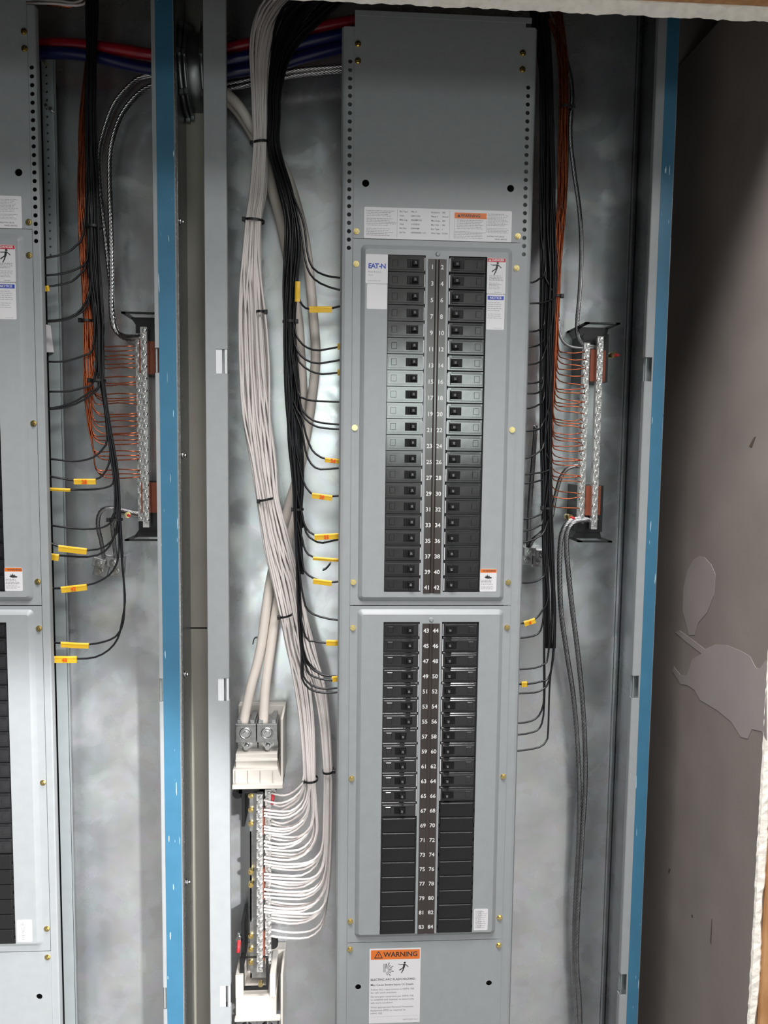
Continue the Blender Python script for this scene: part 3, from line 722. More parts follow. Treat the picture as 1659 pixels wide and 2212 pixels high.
front = [1728, 1749, 1756, 1762, 1785, 1791, 1798, 1817, 1825, 1833, 1852, 1860, 1866, 1888, 1895, 1901, 1921, 1930, 1937, 1957, 1964, 1970]
rear = [1713, 1735, 1746, 1772, 1779, 1804, 1810, 1842, 1848, 1874, 1905, 1912, 1926, 1947, 1952, 1976, 1982, 1988, 2008, 2022]
ends = sorted([(y, 'front') for y in front]+[(y, 'rear') for y in rear])
cnt = {'front': 0, 'rear': 0}; nw = len(ends); lay = 6
for i, (ye, row) in enumerate(ends):
    u = (i//lay)/(nw//lay); layer = (i % lay); left = i < nw//2-1
    if left: u2 = (i//lay)/(nw//lay/2)
    else: u2 = (i//lay-nw//lay/2+0.5)/(nw//lay/2)
    u2 = min(1, max(0, u2+0.08*((i*7) % 5-2)/2)); pts = []
    sub = WL if left else WR
    for y in (-60, 0, 50, 100, 150, 200, 255, 310, 360, 420, 478, 550, 620, 700, 800, 900, 1000, 1078, 1150, 1200, 1260, 1330, 1400):
        a, b, Yb = ipath(WE, y); pinch = 0.35 if y in (310, 478, 1078, 1330) else 1
        uu = min(1, max(0, u+0.85*jit(i*1.7, y*0.6, 0.10)*pinch)); pts.append((a+(b-a)*uu, y, Yb+layer*0.13+jit(i+3, y, 0.03)))
    ys = [y for y in (1480, 1560, 1640, 1682) if y < ye-75]
    y = 1740
    while y < ye-85: ys.append(y); y += 60
    for y in ys:
        a, b, Yb = ipath(sub, y); pts.append((a+(b-a)*u2, y, Yb+layer*0.10))
    a, b, Yb = ipath(sub, ye-50); xs = a+(b-a)*u2; Ye = 2.35 if row == 'front' else 2.9; xe = 570 if row == 'front' else 586
    R = 30+12*((i*5) % 4)/3
    pts += [(xs-1, ye-R*1.35, Yb+layer*0.08), (xs-R*0.35, ye-R*0.45, Yb+layer*0.08), (xs-R*1.1, ye+3, Ye+0.1+(layer % 3)*0.06), (xs-R*1.1-(xs-R*1.1-xe)*0.5, ye+5+2*math.sin(i), Ye+0.05), (xe, ye, Ye)]
    cnt[row] += 1
    wire(pts, 0.075, WHITEW, 'neutral_wire', f'white wire landing {nth(cnt[row])} from the top on the {row} neutral bar', 'wire', 'white neutral wires of the middle panel')

# ---- cream feeder cables
wire([(440, 165, 3.6), (492, 205, 3.6), (520, 234, 3.7), (548, 280, 3.9), (590, 330, 3.9), (614, 365, 3.8), (640, 440, 3.7), (662, 540, 3.6), (678, 700, 3.6), (682, 770, 3.6), (675, 850, 3.7), (660, 950, 3.9), (643, 1030, 4.0), (622, 1100, 4.0), (585, 1250, 3.8), (563, 1400, 3.4), (543, 1480, 3.1), (530, 1540, 2.9), (526, 1566, 2.8)], 0.33, CREAM, 'feeder_cable', 'thick cream cable bulging nearest the middle panel and ending at the left lug', 'cable', 'cream neutral feeder cables', 14)
wire([(440, 175, 4.3), (492, 218, 4.3), (525, 256, 4.4), (560, 320, 4.5), (590, 420, 4.5), (610, 500, 4.5), (633, 620, 4.5), (645, 700, 4.5), (650, 780, 4.5), (655, 870, 4.5), (653, 950, 4.5), (643, 1040, 4.5), (632, 1110, 4.3), (600, 1300, 3.8), (585, 1400, 3.4), (574, 1480, 3.1), (570, 1540, 2.9), (569, 1566, 2.8)], 0.33, CREAM, 'feeder_cable', 'thick cream cable behind the black bundle ending at the right lug', 'cable', 'cream neutral feeder cables', 14)
# ---- red and blue feeders and bare conductors high in the boxes
wire([(380, 125, 3.4), (440, 118, 3.4), (492, 105, 3.2), (545, 94, 3.2), (640, 70, 3.2), (740, 50, 3.2), (800, 40, 3.2)], 0.37, REDC, 'feeder_cable', 'thick red cable crossing the top of the middle box', 'cable', 'red and blue feeder cables', 14)
wire([(380, 150, 3.0), (440, 140, 3.0), (492, 130, 2.9), (590, 112, 2.9), (660, 92, 2.9), (740, 74, 2.9), (800, 62, 2.9)], 0.37, BLUEC, 'feeder_cable', 'upper of two thick blue cables at the top of the middle box', 'cable', 'red and blue feeder cables', 14)
wire([(380, 175, 3.2), (440, 168, 3.2), (492, 157, 3.1), (590, 142, 3.1), (660, 122, 3.1), (740, 102, 3.1), (800, 90, 3.1)], 0.37, BLUEC, 'feeder_cable', 'lower of two thick blue cables at the top of the middle box', 'cable', 'red and blue feeder cables', 14)
wire([(40, 94, 3.0), (90, 95, 3.0), (150, 96, 3.0), (205, 101, 3.0), (260, 108, 3.0), (320, 118, 3.0), (380, 125, 3.2)], 0.37, REDC, 'feeder_cable', 'thick red cable crossing the top of the left box', 'cable', 'red and blue feeder cables', 14)
wire([(40, 116, 2.8), (90, 114, 2.8), (160, 116, 2.8), (220, 126, 2.9), (270, 138, 3.0), (320, 148, 3.0), (380, 155, 3.0)], 0.37, BLUEC, 'feeder_cable', 'thick blue cable crossing the top of the left box', 'cable', 'red and blue feeder cables', 14)
rope([(430, 190, 4.2), (520, 175, 4.0), (600, 158, 3.8), (660, 150, 3.8), (730, 145, 3.8), (800, 140, 3.8)], 0.17, STRAND, 'bare_ground_cable', 'upper bare twisted cable below the blue cables of the middle box', 'bare cable', 'bare twisted ground cables', pitch=1.6)
rope([(430, 202, 4.2), (520, 186, 4.0), (600, 169, 3.9), (660, 160, 3.9), (730, 153, 3.9), (800, 148, 3.9)], 0.17, STRAND, 'bare_ground_cable', 'lower bare twisted cable below the blue cables of the middle box', 'bare cable', 'bare twisted ground cables', pitch=1.6)
rope([(380, 172, 3.8), (322, 188, 3.6), (290, 212, 3.4), (262, 250, 3.2), (244, 300, 3.0), (237, 350, 3.0), (238, 440, 3.0), (240, 520, 3.0), (241, 600, 3.0), (240, 660, 3.1), (246, 706, 3.2), (262, 724, 3.1), (285, 728, 2.8), (310, 727, 2.6)], 0.18, STRAND, 'bare_ground_cable', 'bright twisted bare cable arching down to the top of the left ground bar', 'bare cable', 'bare twisted ground cables', pitch=1.7)
rope([(380, 155, 4.4), (310, 165, 4.4), (275, 190, 4.3), (245, 228, 4.2), (224, 285, 4.1), (214, 335, 4.0), (216, 400, 4.0), (224, 480, 4.0), (233, 560, 3.9), (241, 630, 3.6), (243, 670, 3.4), (250, 712, 3.4), (268, 730, 3.3), (290, 733, 3.0), (308, 732, 2.8)], 0.165, STRAND, 'bare_ground_cable', 'dull twisted bare cable behind the bright one in the left box', 'bare cable', 'bare twisted ground cables', pitch=1.7)

# ---- black wires of the middle box
BE = [(-60, 740, 860, 1.6), (0, 628, 745, 1.7), (50, 596, 690, 1.7), (90, 590, 650, 1.7), (135, 585, 622, 1.7), (200, 580, 606, 1.7), (304, 579, 602, 1.7), (340, 583, 609, 1.7), (405, 600, 629, 1.6), (472, 616, 642, 1.6), (540, 615, 648, 1.5), (620, 612, 643, 1.5), (695, 614, 637, 1.4), (760, 614, 640, 1.4), (860, 617, 648, 1.4), (950, 623, 652, 1.3), (1000, 628, 655, 1.3), (1050, 633, 655, 1.3), (1100, 635, 652, 1.3), (1200, 640, 654, 1.3), (1300, 643, 656, 1.2), (1400, 650, 660, 1.2), (1450, 655, 662, 1.2)]
br = [  # (pixel points after leaving the bundle, end last), tag note
 ([(655, 480), (664, 545), (675, 578), (700, 594), (733, 600)], ''), ([(650, 500), (659, 560), (670, 592), (692, 612), (733, 626)], ''),
 ([(641, 610), (644, 640), (654, 660), (670, 668), (712, 667), (733, 662)], ' under a blank yellow tag'),
 ([(636, 705), (646, 735), (664, 751), (690, 757), (733, 749)], ''), ([(634, 720), (641, 755), (660, 777), (690, 785), (733, 778)], ''), ([(637, 745), (647, 782), (670, 801), (696, 808), (733, 805)], ''),
 ([(644, 845), (655, 860), (680, 866), (733, 868)], ''), ([(646, 860), (656, 890), (676, 908), (700, 914), (733, 917)], ''), ([(647, 870), (658, 903), (680, 920), (702, 925), (733, 927)], ''),
 ([(651, 900), (661, 940), (674, 972), (690, 986), (704, 991), (733, 993)], ' under a marked yellow tag'), ([(652, 930), (660, 975), (672, 1002), (692, 1014), (733, 1011)], ''),
 ([(647, 1005), (656, 1042), (666, 1059), (678, 1068), (714, 1072), (733, 1071)], ' under a tag marked 29'), ([(653, 1115), (661, 1140), (680, 1156), (726, 1160), (740, 1160)], ' under a tag marked 55'), ([(653, 1112), (661, 1150), (676, 1166), (697, 1173), (733, 1165)], ''),
 ([(653, 1165), (660, 1190), (678, 1204), (726, 1210), (740, 1209)], ' under a folded yellow tag'), ([(653, 1215), (660, 1236), (677, 1249), (712, 1258), (733, 1256)], ' under a short yellow tag'), ([(655, 1290), (665, 1318), (690, 1332), (733, 1340)], ''),
 ([(660, 1376), (678, 1385), (706, 1389), (740, 1389)], ' with a stubby yellow tag'), ([(661, 1440), (668, 1456), (690, 1466), (720, 1470), (740, 1470)], ' with the lowest yellow tag'), ([(655, 1440), (656, 1462), (672, 1480), (700, 1488), (740, 1485)], ''), ([(651, 1440), (652, 1465), (668, 1488), (700, 1497), (740, 1494)], '')]
nb = len(br)
for i in range(nb):
    pts_, note = br[i]; u = 1-i/(nb-1); layer = i % 4; P = []
    yb = pts_[0][1]
    for y in (-60, 0, 50, 90, 135, 200, 255, 304, 340, 405, 472, 540, 620, 695, 760, 860, 950, 1000, 1050, 1100, 1200, 1300, 1400):
        if y < yb-30:
            a, b, Yb = ipath(BE, y); uu = min(1, max(0, u+jit(i, y, 0.09))); P.append((a+(b-a)*uu, y, Yb+layer*0.13))
    Y1 = ipath(BE, yb)[2]+layer*0.06
    for k, (x, y) in enumerate(pts_): P.append((x, y, Y1+(1.0-Y1)*k/(len(pts_)-1)))
    P.append((pts_[-1][0]+40, pts_[-1][1], 1.0))
    wire(P, 0.068, BLACKW, 'branch_wire', f'black wire into middle panel left edge, {nth(i+1)} from top{note}', 'wire', 'black wires left of the middle panel')
for i in range(26):                                          # the rest of the bundle: it thins out lower down
    P = []; u = ((i*11) % 26+0.5)/26; yend = (1400, 1200, 1200, 1100, 1100, 1050, 950, 950, 860, 860, 760, 695)[i//2] if i < 24 else 620
    for y in (-60, 0, 50, 90, 135, 200, 255, 304, 340, 405, 472, 540, 620, 695, 760, 860, 950, 1000, 1050, 1100, 1200, 1300, 1400, 1450):
        if y <= yend:
            a, b, Yb = ipath(BE, y); P.append((a+(b-a)*min(1, max(0, u+jit(i+40, y, 0.10))), y, Yb+0.25+0.13*(i % 5)))
    P += [(P[-1][0]+14, yend+34, 2.0), (P[-1][0]+45, yend+58, 1.6), (745, yend+62, 1.3)]
    if yend < 1400: P = P[:-3]+[(P[-4][0]+2, yend+40, 2.2)]
    wire(P, 0.066, BLACKW, 'branch_wire', 'black wire running inside the black bundle beside the white one', 'wire', 'inner wires of the middle black bundle')

# ---- black wires of the left box
LE = [(-60, 185, 215, 1.8), (100, 187, 208, 1.8), (250, 184, 206, 1.7), (400, 187, 212, 1.7), (490, 188, 212, 1.6), (600, 190, 217, 1.6), (694, 200, 224, 1.5), (805, 204, 224, 1.5), (825, 212, 225, 1.5), (901, 223, 235, 1.4), (952, 229, 244, 1.4), (1002, 235, 252, 1.4), (1053, 240, 257, 1.4), (1126, 246, 260, 1.3), (1205, 251, 265, 1.3), (1251, 257, 268, 1.3), (1327, 263, 271, 1.3), (1360, 260, 268, 1.3)]
bl = [([(180, 505), (165, 530), (140, 548), (98, 557)], ''), ([(188, 560), (172, 578), (140, 590), (98, 595)], ''), ([(186, 570), (175, 590), (155, 608), (130, 615), (100, 619)], ' with a small yellow flag'),
 ([(192, 630), (184, 655), (165, 678), (135, 690), (98, 693)], ''), ([(193, 640), (186, 664), (162, 683), (135, 692), (98, 695)], ''), ([(200, 755), (184, 767), (140, 781), (100, 781)], ''), ([(202, 825), (185, 836), (150, 845), (100, 846)], ''),
 ([(213, 835), (196, 845), (165, 866), (130, 878), (104, 882)], ''), ([(215, 835), (198, 852), (165, 872), (130, 882), (104, 884)], ''), ([(231, 950), (222, 970), (202, 988), (170, 996), (140, 995), (106, 991)], ''),
 ([(238, 985), (233, 1008), (222, 1026), (205, 1036), (165, 1038), (135, 1034), (107, 1029)], ' carrying a tag with red scrawl'), ([(246, 1035), (238, 1050), (205, 1057), (155, 1058), (105, 1057)], ' through a narrow yellow tag'), ([(247, 1110), (240, 1128), (220, 1140), (180, 1143), (140, 1139), (108, 1135)], ''),
 ([(256, 1130), (248, 1158), (228, 1180), (190, 1189), (125, 1180), (108, 1172)], ' with two overlapping yellow tags'), ([(252, 1130), (244, 1166), (225, 1192), (190, 1203), (128, 1200), (100, 1200)], ' with a square yellow flag'), ([(256, 1195), (250, 1222), (236, 1242), (212, 1257), (187, 1264), (130, 1271), (108, 1270)], ' under the tag marked 42'),
 ([(266, 1345), (256, 1368), (238, 1382), (193, 1392), (130, 1389), (112, 1388)], ' through a plain yellow tag'), ([(262, 1350), (254, 1380), (235, 1404), (205, 1420), (166, 1423), (110, 1423)], ' under the tag marked 48')]
nb = len(bl)
for i in range(nb):
    pts_, note = bl[i]; u = i/(nb-1) if i < 12 else (i-6)/(nb-7); layer = i % 4; P = []; yb = pts_[0][1]
    for y in (-60, 30, 100, 170, 250, 320, 400, 490, 600, 694, 760, 805, 825, 901, 952, 1002, 1053, 1126, 1205, 1251, 1300, 1327):
        if y < yb-28:
            a, b, Yb = ipath(LE, y); P.append((a+(b-a)*min(1, max(0, u+jit(i, y, 0.10))), y, Yb+layer*0.13))
    Y1 = ipath(LE, yb)[2]+layer*0.05
    for k, (x, y) in enumerate(pts_): P.append((x, y, Y1+(1.2-Y1)*k/(len(pts_)-1)))
    P.append((pts_[-1][0]-25, pts_[-1][1], 1.2))
    wire(P, 0.066, BLACKW, 'branch_wire', f'black wire into left panel edge, {nth(i+1)} from top{note}', 'wire', 'black wires right of the left panel')
for i in range(10):
    P = []; u = (i+0.5)/10; yend = (600, 694, 805, 825, 901, 952, 1002, 1053, 1126, 1205)[i]
    for y in (-60, 30, 100, 170, 250, 320, 400, 490, 600, 694, 760, 805, 825, 901, 952, 1002, 1053, 1126, 1205):
        if y <= yend:
            a, b, Yb = ipath(LE, y); P.append((a+(b-a)*min(1, max(0, u+jit(i+60, y, 0.12))), y, Yb+0.45+0.13*(i % 3)))
    wire(P, 0.066, BLACKW, 'branch_wire', 'black wire running inside the black bundle of the left box', 'wire', 'inner wires of the left black bundle')

# ---- copper wires of the left box
CE = [(-60, 190, 215, 2.9), (100, 188, 206, 2.8), (250, 172, 192, 2.6), (400, 168, 184, 2.4), (500, 170, 189, 2.3), (600, 176, 192, 2.3), (700, 181, 202, 2.3), (800, 181, 208, 2.4), (870, 184, 214, 2.4), (920, 190, 216, 2.5), (960, 198, 217, 2.5), (1000, 206, 219, 2.5)]
cl = [748, 756, 769, 776, 784, 795, 815, 825, 832, 852, 858, 865, 873, 893, 899, 911, 920, 935, 942, 950, 958, 976, 984, 991, 1016, 1024, 1030]
for i, ye in enumerate(cl):
    u = 1-i/(len(cl)-1); layer = i % 4; P = []
    for y in (-60, 30, 100, 170, 250, 320, 400, 500, 560, 600, 650, 700, 750, 800, 870, 920, 960):
        if y < ye-70:
            a, b, Yb = ipath(CE, y); P.append((a+(b-a)*min(1, max(0, u+jit(i, y, 0.16))), y, Yb+layer*0.10))
    a, b, Yb = ipath(CE, ye-45); xs = a+(b-a)*u; xe = 290+(ye-748)*0.045
    R = 22+6*(i % 3)
    P += [(xs, ye-45, Yb+layer*0.1), (xs+4, ye-R*0.5, Yb+layer*0.1), (xs+R*0.7, ye+1, 2.6), (xs+R*0.7+(xe-xs-R*0.7)*0.5, ye+3*math.sin(i*2.0), 2.6), (xe, ye, 2.5)]
    wire(P, 0.042, COPPER, 'ground_wire', f'bare copper wire landing on the left ground bar, {nth(i+1)} from the top', 'wire', 'bare copper wires of the left box', 6)

# ---- black wires of the right gutter
RE = [(-60, 1130, 1175, 1.9), (40, 1148, 1185, 1.9), (150, 1166, 1192, 1.8), (300, 1168, 1196, 1.8), (500, 1168, 1200, 1.8), (600, 1168, 1203, 1.7), (700, 1167, 1197, 1.7), (800, 1167, 1193, 1.6), (950, 1168, 1190, 1.6), (1100, 1171, 1192, 1.5), (1200, 1173, 1196, 1.5), (1300, 1174, 1202, 1.5), (1400, 1175, 1199, 1.5), (1480, 1175, 1190, 1.5), (1560, 1174, 1186, 1.5)]
bb = [([(1178, 585), (1165, 602), (1150, 610)], ''), ([(1200, 636), (1190, 648), (1172, 654), (1152, 655)], ''), ([(1175, 700), (1166, 712), (1150, 716)], ''), ([(1174, 735), (1164, 745), (1148, 749)], ''), ([(1173, 770), (1163, 783), (1147, 787)], ''), ([(1172, 815), (1164, 825), (1146, 828)], ''), ([(1172, 835), (1163, 848), (1146, 850)], ''), ([(1175, 858), (1166, 873), (1142, 882)], ''), ([(1172, 915), (1164, 927), (1140, 931)], ''),
 ([(1176, 955), (1166, 975), (1138, 990)], ''), ([(1190, 1005), (1180, 1018), (1160, 1022), (1138, 1025)], ''), ([(1178, 1025), (1166, 1038), (1138, 1044)], ''), ([(1172, 1100), (1164, 1113), (1138, 1121)], ''), ([(1173, 1120), (1165, 1136), (1138, 1146)], ''), ([(1180, 1135), (1170, 1156), (1136, 1171)], ''), ([(1180, 1225), (1168, 1250), (1150, 1258), (1128, 1259)], ''),
 ([(1184, 1290), (1172, 1318), (1155, 1338), (1126, 1347)], ' under the tag with red ink'), ([(1174, 1330), (1168, 1362), (1152, 1374), (1125, 1378)], ''), ([(1184, 1415), (1176, 1434), (1155, 1443), (1122, 1446)], ''), ([(1187, 1460), (1170, 1472), (1138, 1478), (1122, 1478)], ' with a small yellow flag'), ([(1186, 1470), (1174, 1488), (1155, 1496), (1122, 1498)], ''), ([(1174, 1520), (1164, 1546), (1146, 1558), (1120, 1562)], ''), ([(1174, 1545), (1166, 1572), (1150, 1582), (1120, 1587)], ''), ([(1184, 1580), (1180, 1600), (1165, 1614), (1120, 1622)], '')]
nb = len(bb)
for i in range(nb):
    pts_, note = bb[i]; u = i/(nb-1); layer = i % 4; P = []; yb = pts_[0][1]; u = (i*5 % nb)/(nb-1) if i < 16 else (0.1, 0.0, 0.6, 0.95, 0.85, 0.0, 0.15, 0.8)[i-16]
    for y in (-60, 40, 150, 220, 300, 400, 500, 600, 700, 800, 880, 950, 1030, 1100, 1200, 1300, 1400, 1480, 1560):
        if y < yb-25:
            a, b, Yb = ipath(RE, y); P.append((a+(b-a)*min(1, max(0, u+jit(i, y, 0.07))), y, Yb+layer*0.13))
    Y1 = ipath(RE, yb)[2]+layer*0.05
    for k, (x, y) in enumerate(pts_): P.append((x, y, Y1+(1.2-Y1)*k/(len(pts_)-1)))
    P.append((pts_[-1][0]-30, pts_[-1][1], 1.2))
    wire(P, 0.062, BLACKW, 'branch_wire', f'black wire into middle panel right edge, {nth(i+1)} from top{note}', 'wire', 'black wires right of the middle panel')
for i in range(26):
    P = []; u = ((i*11) % 26+0.5)/26; yend = (700, 800, 950, 950, 1100, 1100, 1200, 1300, 1300, 1400, 1400, 1400, 1400)[i//2]
    for y in (-60, 40, 150, 220, 300, 400, 500, 600, 700, 800, 880, 950, 1030, 1100, 1200, 1300, 1400):
        if y <= yend:
            a, b, Yb = ipath(RE, y); P.append((a+(b-a)*min(1, max(0, u+jit(i+80, y, 0.08))), y, Yb+0.3+0.13*(i % 5)))
    wire(P, 0.062, BLACKW, 'branch_wire', 'black wire running inside the black bundle right of the middle panel', 'wire', 'inner wires of the right black bundle')
# ---- copper wires of the right gutter
KE = [(-60, 1130, 1180, 2.0), (20, 1160, 1205, 2.0), (70, 1190, 1218, 2.0), (130, 1206, 1226, 2.0), (200, 1209, 1227, 2.0), (260, 1208, 1226, 2.0), (330, 1206, 1225, 2.0), (420, 1205, 1224, 2.0), (500, 1200, 1218, 2.0), (580, 1198, 1211, 2.1), (640, 1198, 1209, 2.1), (700, 1194, 1206, 2.2), (780, 1191, 1203, 2.3), (860, 1188, 1200, 2.4), (950, 1188, 1199, 2.4), (1020, 1190, 1204, 2.4)]
kl = [763, 776, 789, 800, 812, 828, 843, 850, 864, 872, 880, 890, 908, 915, 922, 938, 946, 954, 966, 974, 990, 998, 1006, 1024, 1032, 1041, 1063, 1076, 1098]
for i, ye in enumerate(kl):
    u = 1-i/(len(kl)-1); layer = i % 4; P = []
    for y in (-60, 20, 70, 130, 200, 260, 330, 420, 500, 580, 640, 700, 780, 860, 950, 1000):
        if y < ye-60:
            a, b, Yb = ipath(KE, y)
            if i % 5 in (1, 3) and y < 130: a, b = {-60: (1190, 1212), 20: (1199, 1214), 70: (1206, 1220)}[y]
            P.append((a+(b-a)*min(1, max(0, u+jit(i, y, 0.15))), y, Yb+layer*0.10))
    a, b, Yb = ipath(KE, ye-40); xs = a+(b-a)*u; xe = 1267-(ye-763)*0.035; R = 12+4*(i % 3)
    P += [(xs, ye-38, Yb+layer*.1), (xs+2, ye-R*0.6, Yb+layer*.1), (xs+R*0.8, ye-2, 2.7), (xs+R*.8+(xe-xs-R*.8)*0.5, ye+2*math.sin(i*1.7), 2.75), (xe, ye+4*((i % 3)-1), 2.7)]
    wire(P, 0.040, COPPER, 'ground_wire', f'bare copper wire landing on the right ground bar, {nth(i+1)} from the top', 'wire', 'bare copper wires of the right gutter', 6)
# ---- bare cables of the right gutter
rope([(1205, 60, 3.2), (1226, 140, 3.2), (1236, 200, 3.2), (1232, 290, 3.2), (1240, 370, 3.2), (1251, 450, 3.2), (1256, 530, 3.2), (1253, 620, 3.2), (1247, 690, 3.2), (1248, 724, 3.1), (1258, 742, 3.0), (1280, 748, 2.9), (1304, 748, 2.8)], 0.155, STRANDD, 'bare_ground_cable', 'dark bare cable dropping from the top right to the right ground bar', 'bare cable', 'bare twisted ground cables', pitch=1.6)
rope([(1195, 60, 3.4), (1222, 170, 3.4), (1226, 300, 3.4), (1222, 420, 3.4), (1212, 520, 3.4), (1206, 620, 3.3), (1206, 690, 3.2), (1211, 728, 3.0), (1228, 747, 3.0), (1262, 752, 2.9), (1295, 752, 2.8)], 0.11, STRANDD, 'bare_ground_cable', 'thin bare cable hugging the copper bundle and bending to the right ground bar', 'bare cable', 'bare twisted ground cables', pitch=1.4)
rope([(1276, 1122, 2.8), (1252, 1120, 2.7), (1228, 1128, 2.6), (1214, 1152, 2.6), (1209, 1195, 2.7), (1209, 1260, 2.9), (1213, 1330, 3.1), (1224, 1410, 3.4), (1238, 1500, 3.7), (1246, 1590, 4.0), (1251, 1700, 4.2), (1250, 1800, 4.3), (1245, 1900, 4.4), (1241, 2000, 4.4), (1240, 2100, 4.4), (1246, 2200, 4.4), (1250, 2290, 4.4)], 0.185, STRANDD, 'bare_ground_cable', 'left of two dull twisted cables hanging below the right ground bar', 'bare cable', 'bare twisted ground cables', pitch=1.8)
rope([(1294, 1124, 2.8), (1262, 1124, 2.6), (1238, 1130, 2.5), (1225, 1150, 2.5), (1224, 1195, 2.6), (1229, 1250, 2.8), (1238, 1330, 3.0), (1249, 1420, 3.3), (1258, 1510, 3.6), (1263, 1600, 3.9), (1264, 1700, 4.1), (1258, 1800, 4.1), (1253, 1890, 4.1), (1247, 2000, 4.1), (1246, 2090, 4.1), (1252, 2170, 4.1), (1256, 2290, 4.1)], 0.185, STRANDD, 'bare_ground_cable', 'right of two dull twisted cables hanging below the right ground bar', 'bare cable', 'bare twisted ground cables', pitch=1.8)
rope([(1265, 1006, 3.2), (1230, 1010, 3.3), (1212, 1030, 3.4), (1200, 1070, 3.5), (1190, 1120, 3.6), (1170, 1150, 3.7), (1152, 1165, 3.8), (1143, 1182, 4.0)], 0.15, STRANDD, 'bare_ground_cable', 'short bare cable looping from the right ground bar behind the black bundle', 'bare cable', 'bare twisted ground cables', pitch=1.6)
rope([(1157, 920, 4.2), (1152, 990, 4.2), (1147, 1060, 4.2), (1143, 1120, 4.2), (1141, 1182, 4.2)], 0.17, STRANDD, 'bare_ground_cable', 'bare twisted cable ending in the lug behind the middle panel edge', 'bare cable', 'bare twisted ground cables', pitch=1.6)
# jumpers of the left box
rope([(305, 1110, 2.9), (285, 1106, 2.9), (262, 1100, 2.9), (238, 1097, 2.9), (222, 1101, 2.9), (213, 1115, 3.0), (212, 1140, 3.2), (219, 1170, 3.6), (224, 1205, 4.2)], 0.15, STRANDD, 'bare_ground_cable', 'dull jumper cable looping from the left ground bar to the left lug', 'bare cable', 'bare twisted ground cables', pitch=1.6)
rope([(308, 1116, 3.1), (290, 1113, 3.1), (262, 1108, 3.1), (247, 1112, 3.2), (243, 1135, 3.4), (246, 1165, 3.8), (250, 1205, 4.2)], 0.15, STRANDD, 'bare_ground_cable', 'dull jumper cable looping from the left ground bar to the right lug', 'bare cable', 'bare twisted ground cables', pitch=1.6)

# ================================================================== cable ties
def tie(px, py, w, Y, depth, label, group, tilt=0.0, hs=1, head=True):
    """strap wrapped round a bundle of pixel width w"""
    c = at(px, py, Y); k = (48.55+Y)/FPX; a = w*k/2; b = depth/2
    t = thing('cable_tie', c, label, 'cable tie', group)
    mb = MB(); n = 28; vs = []
    for i in range(n):
        th = 2*math.pi*i/n; x = a*math.cos(th); y = b*math.sin(th); z = x*tilt
        for (e, h) in ((1.0, -0.075), (1.0, 0.075), (0.93, 0.075), (0.93, -0.075)):
            vs.append((c.x+x*e, c.y+y*e, c.z+z+h))
    mb.add(vs, [(i*4+q, i*4+(q+1) % 4, ((i+1) % n)*4+(q+1) % 4, ((i+1) % n)*4+q) for i in range(n) for q in range(4)])
    mb.build('strap', TIE, t)
    hx = c.x+hs*(a*0.93); MB().cbox(hx-0.10, hx+0.12, c.y-b*0.5-0.1, c.y-b*0.5+0.12, c.z+hs*a*tilt-0.13, c.z+hs*a*tilt+0.13, 0.03).build('head', TIE, t)
    return t
g = 'cable ties in the boxes'
for i, (px, py, w_, Y, d, tl, hs) in enumerate(((564, 311, 40, 2.55, 1.2, 0.12, -1), (549, 478, 44, 2.55, 1.2, -0.05, -1), (564, 675, 22, 2.45, 1.1, 0.0, 1), (574, 1079, 32, 2.55, 1.1, 0.2, -1), (617, 1329, 30, 2.75, 1.2, 0.2, -1), (671, 1683, 34, 2.7, 1.2, 0.05, -1), (709, 1664, 26, 2.7, 1.2, 0.12, 1))):
    tie(px, py, w_, Y, d, f'black cable tie round the white wire bundle, {nth(i+1)} from the left or top' if i < 0 else ('black cable tie round the white bundle, ' + ('topmost', 'second from the top', 'just right of the metal flange clip', 'just left of the tag marked 29', 'beside the crossing cream cables', 'low on its left branch', 'low on its right branch')[i]), g, tl, hs)
for (px, py, w_, Y, d, hs, lb) in ((626, 695, 31, 1.8, 1.0, 1, 'black cable tie round the middle black bundle, upper one'), (644, 1100, 24, 1.6, 0.8, -1, 'black cable tie round the middle black bundle, lower one'), (201, 490, 32, 1.9, 0.9, 1, 'black cable tie round the left black bundle, level with the white sticker corner'),
    (188, 693, 26, 2.4, 0.9, -1, 'black cable tie round the left copper bundle'), (212, 822, 34, 1.8, 1.0, -1, 'black cable tie joining the left black and copper bundles'), (250, 1122, 30, 1.5, 0.8, -1, 'black cable tie round the left black bundle beside the ground bar foot'), (1222, 233, 30, 2.1, 0.8, 1, 'black cable tie round the right copper bundle, upper one'), (1203, 640, 20, 2.2, 0.7, 1, 'black cable tie round the right copper bundle, lower one'), (1181, 1097, 26, 1.7, 0.9, -1, 'black cable tie round the right black bundle')):
    tie(px, py, w_, Y, d, lb, g, 0.0, hs)

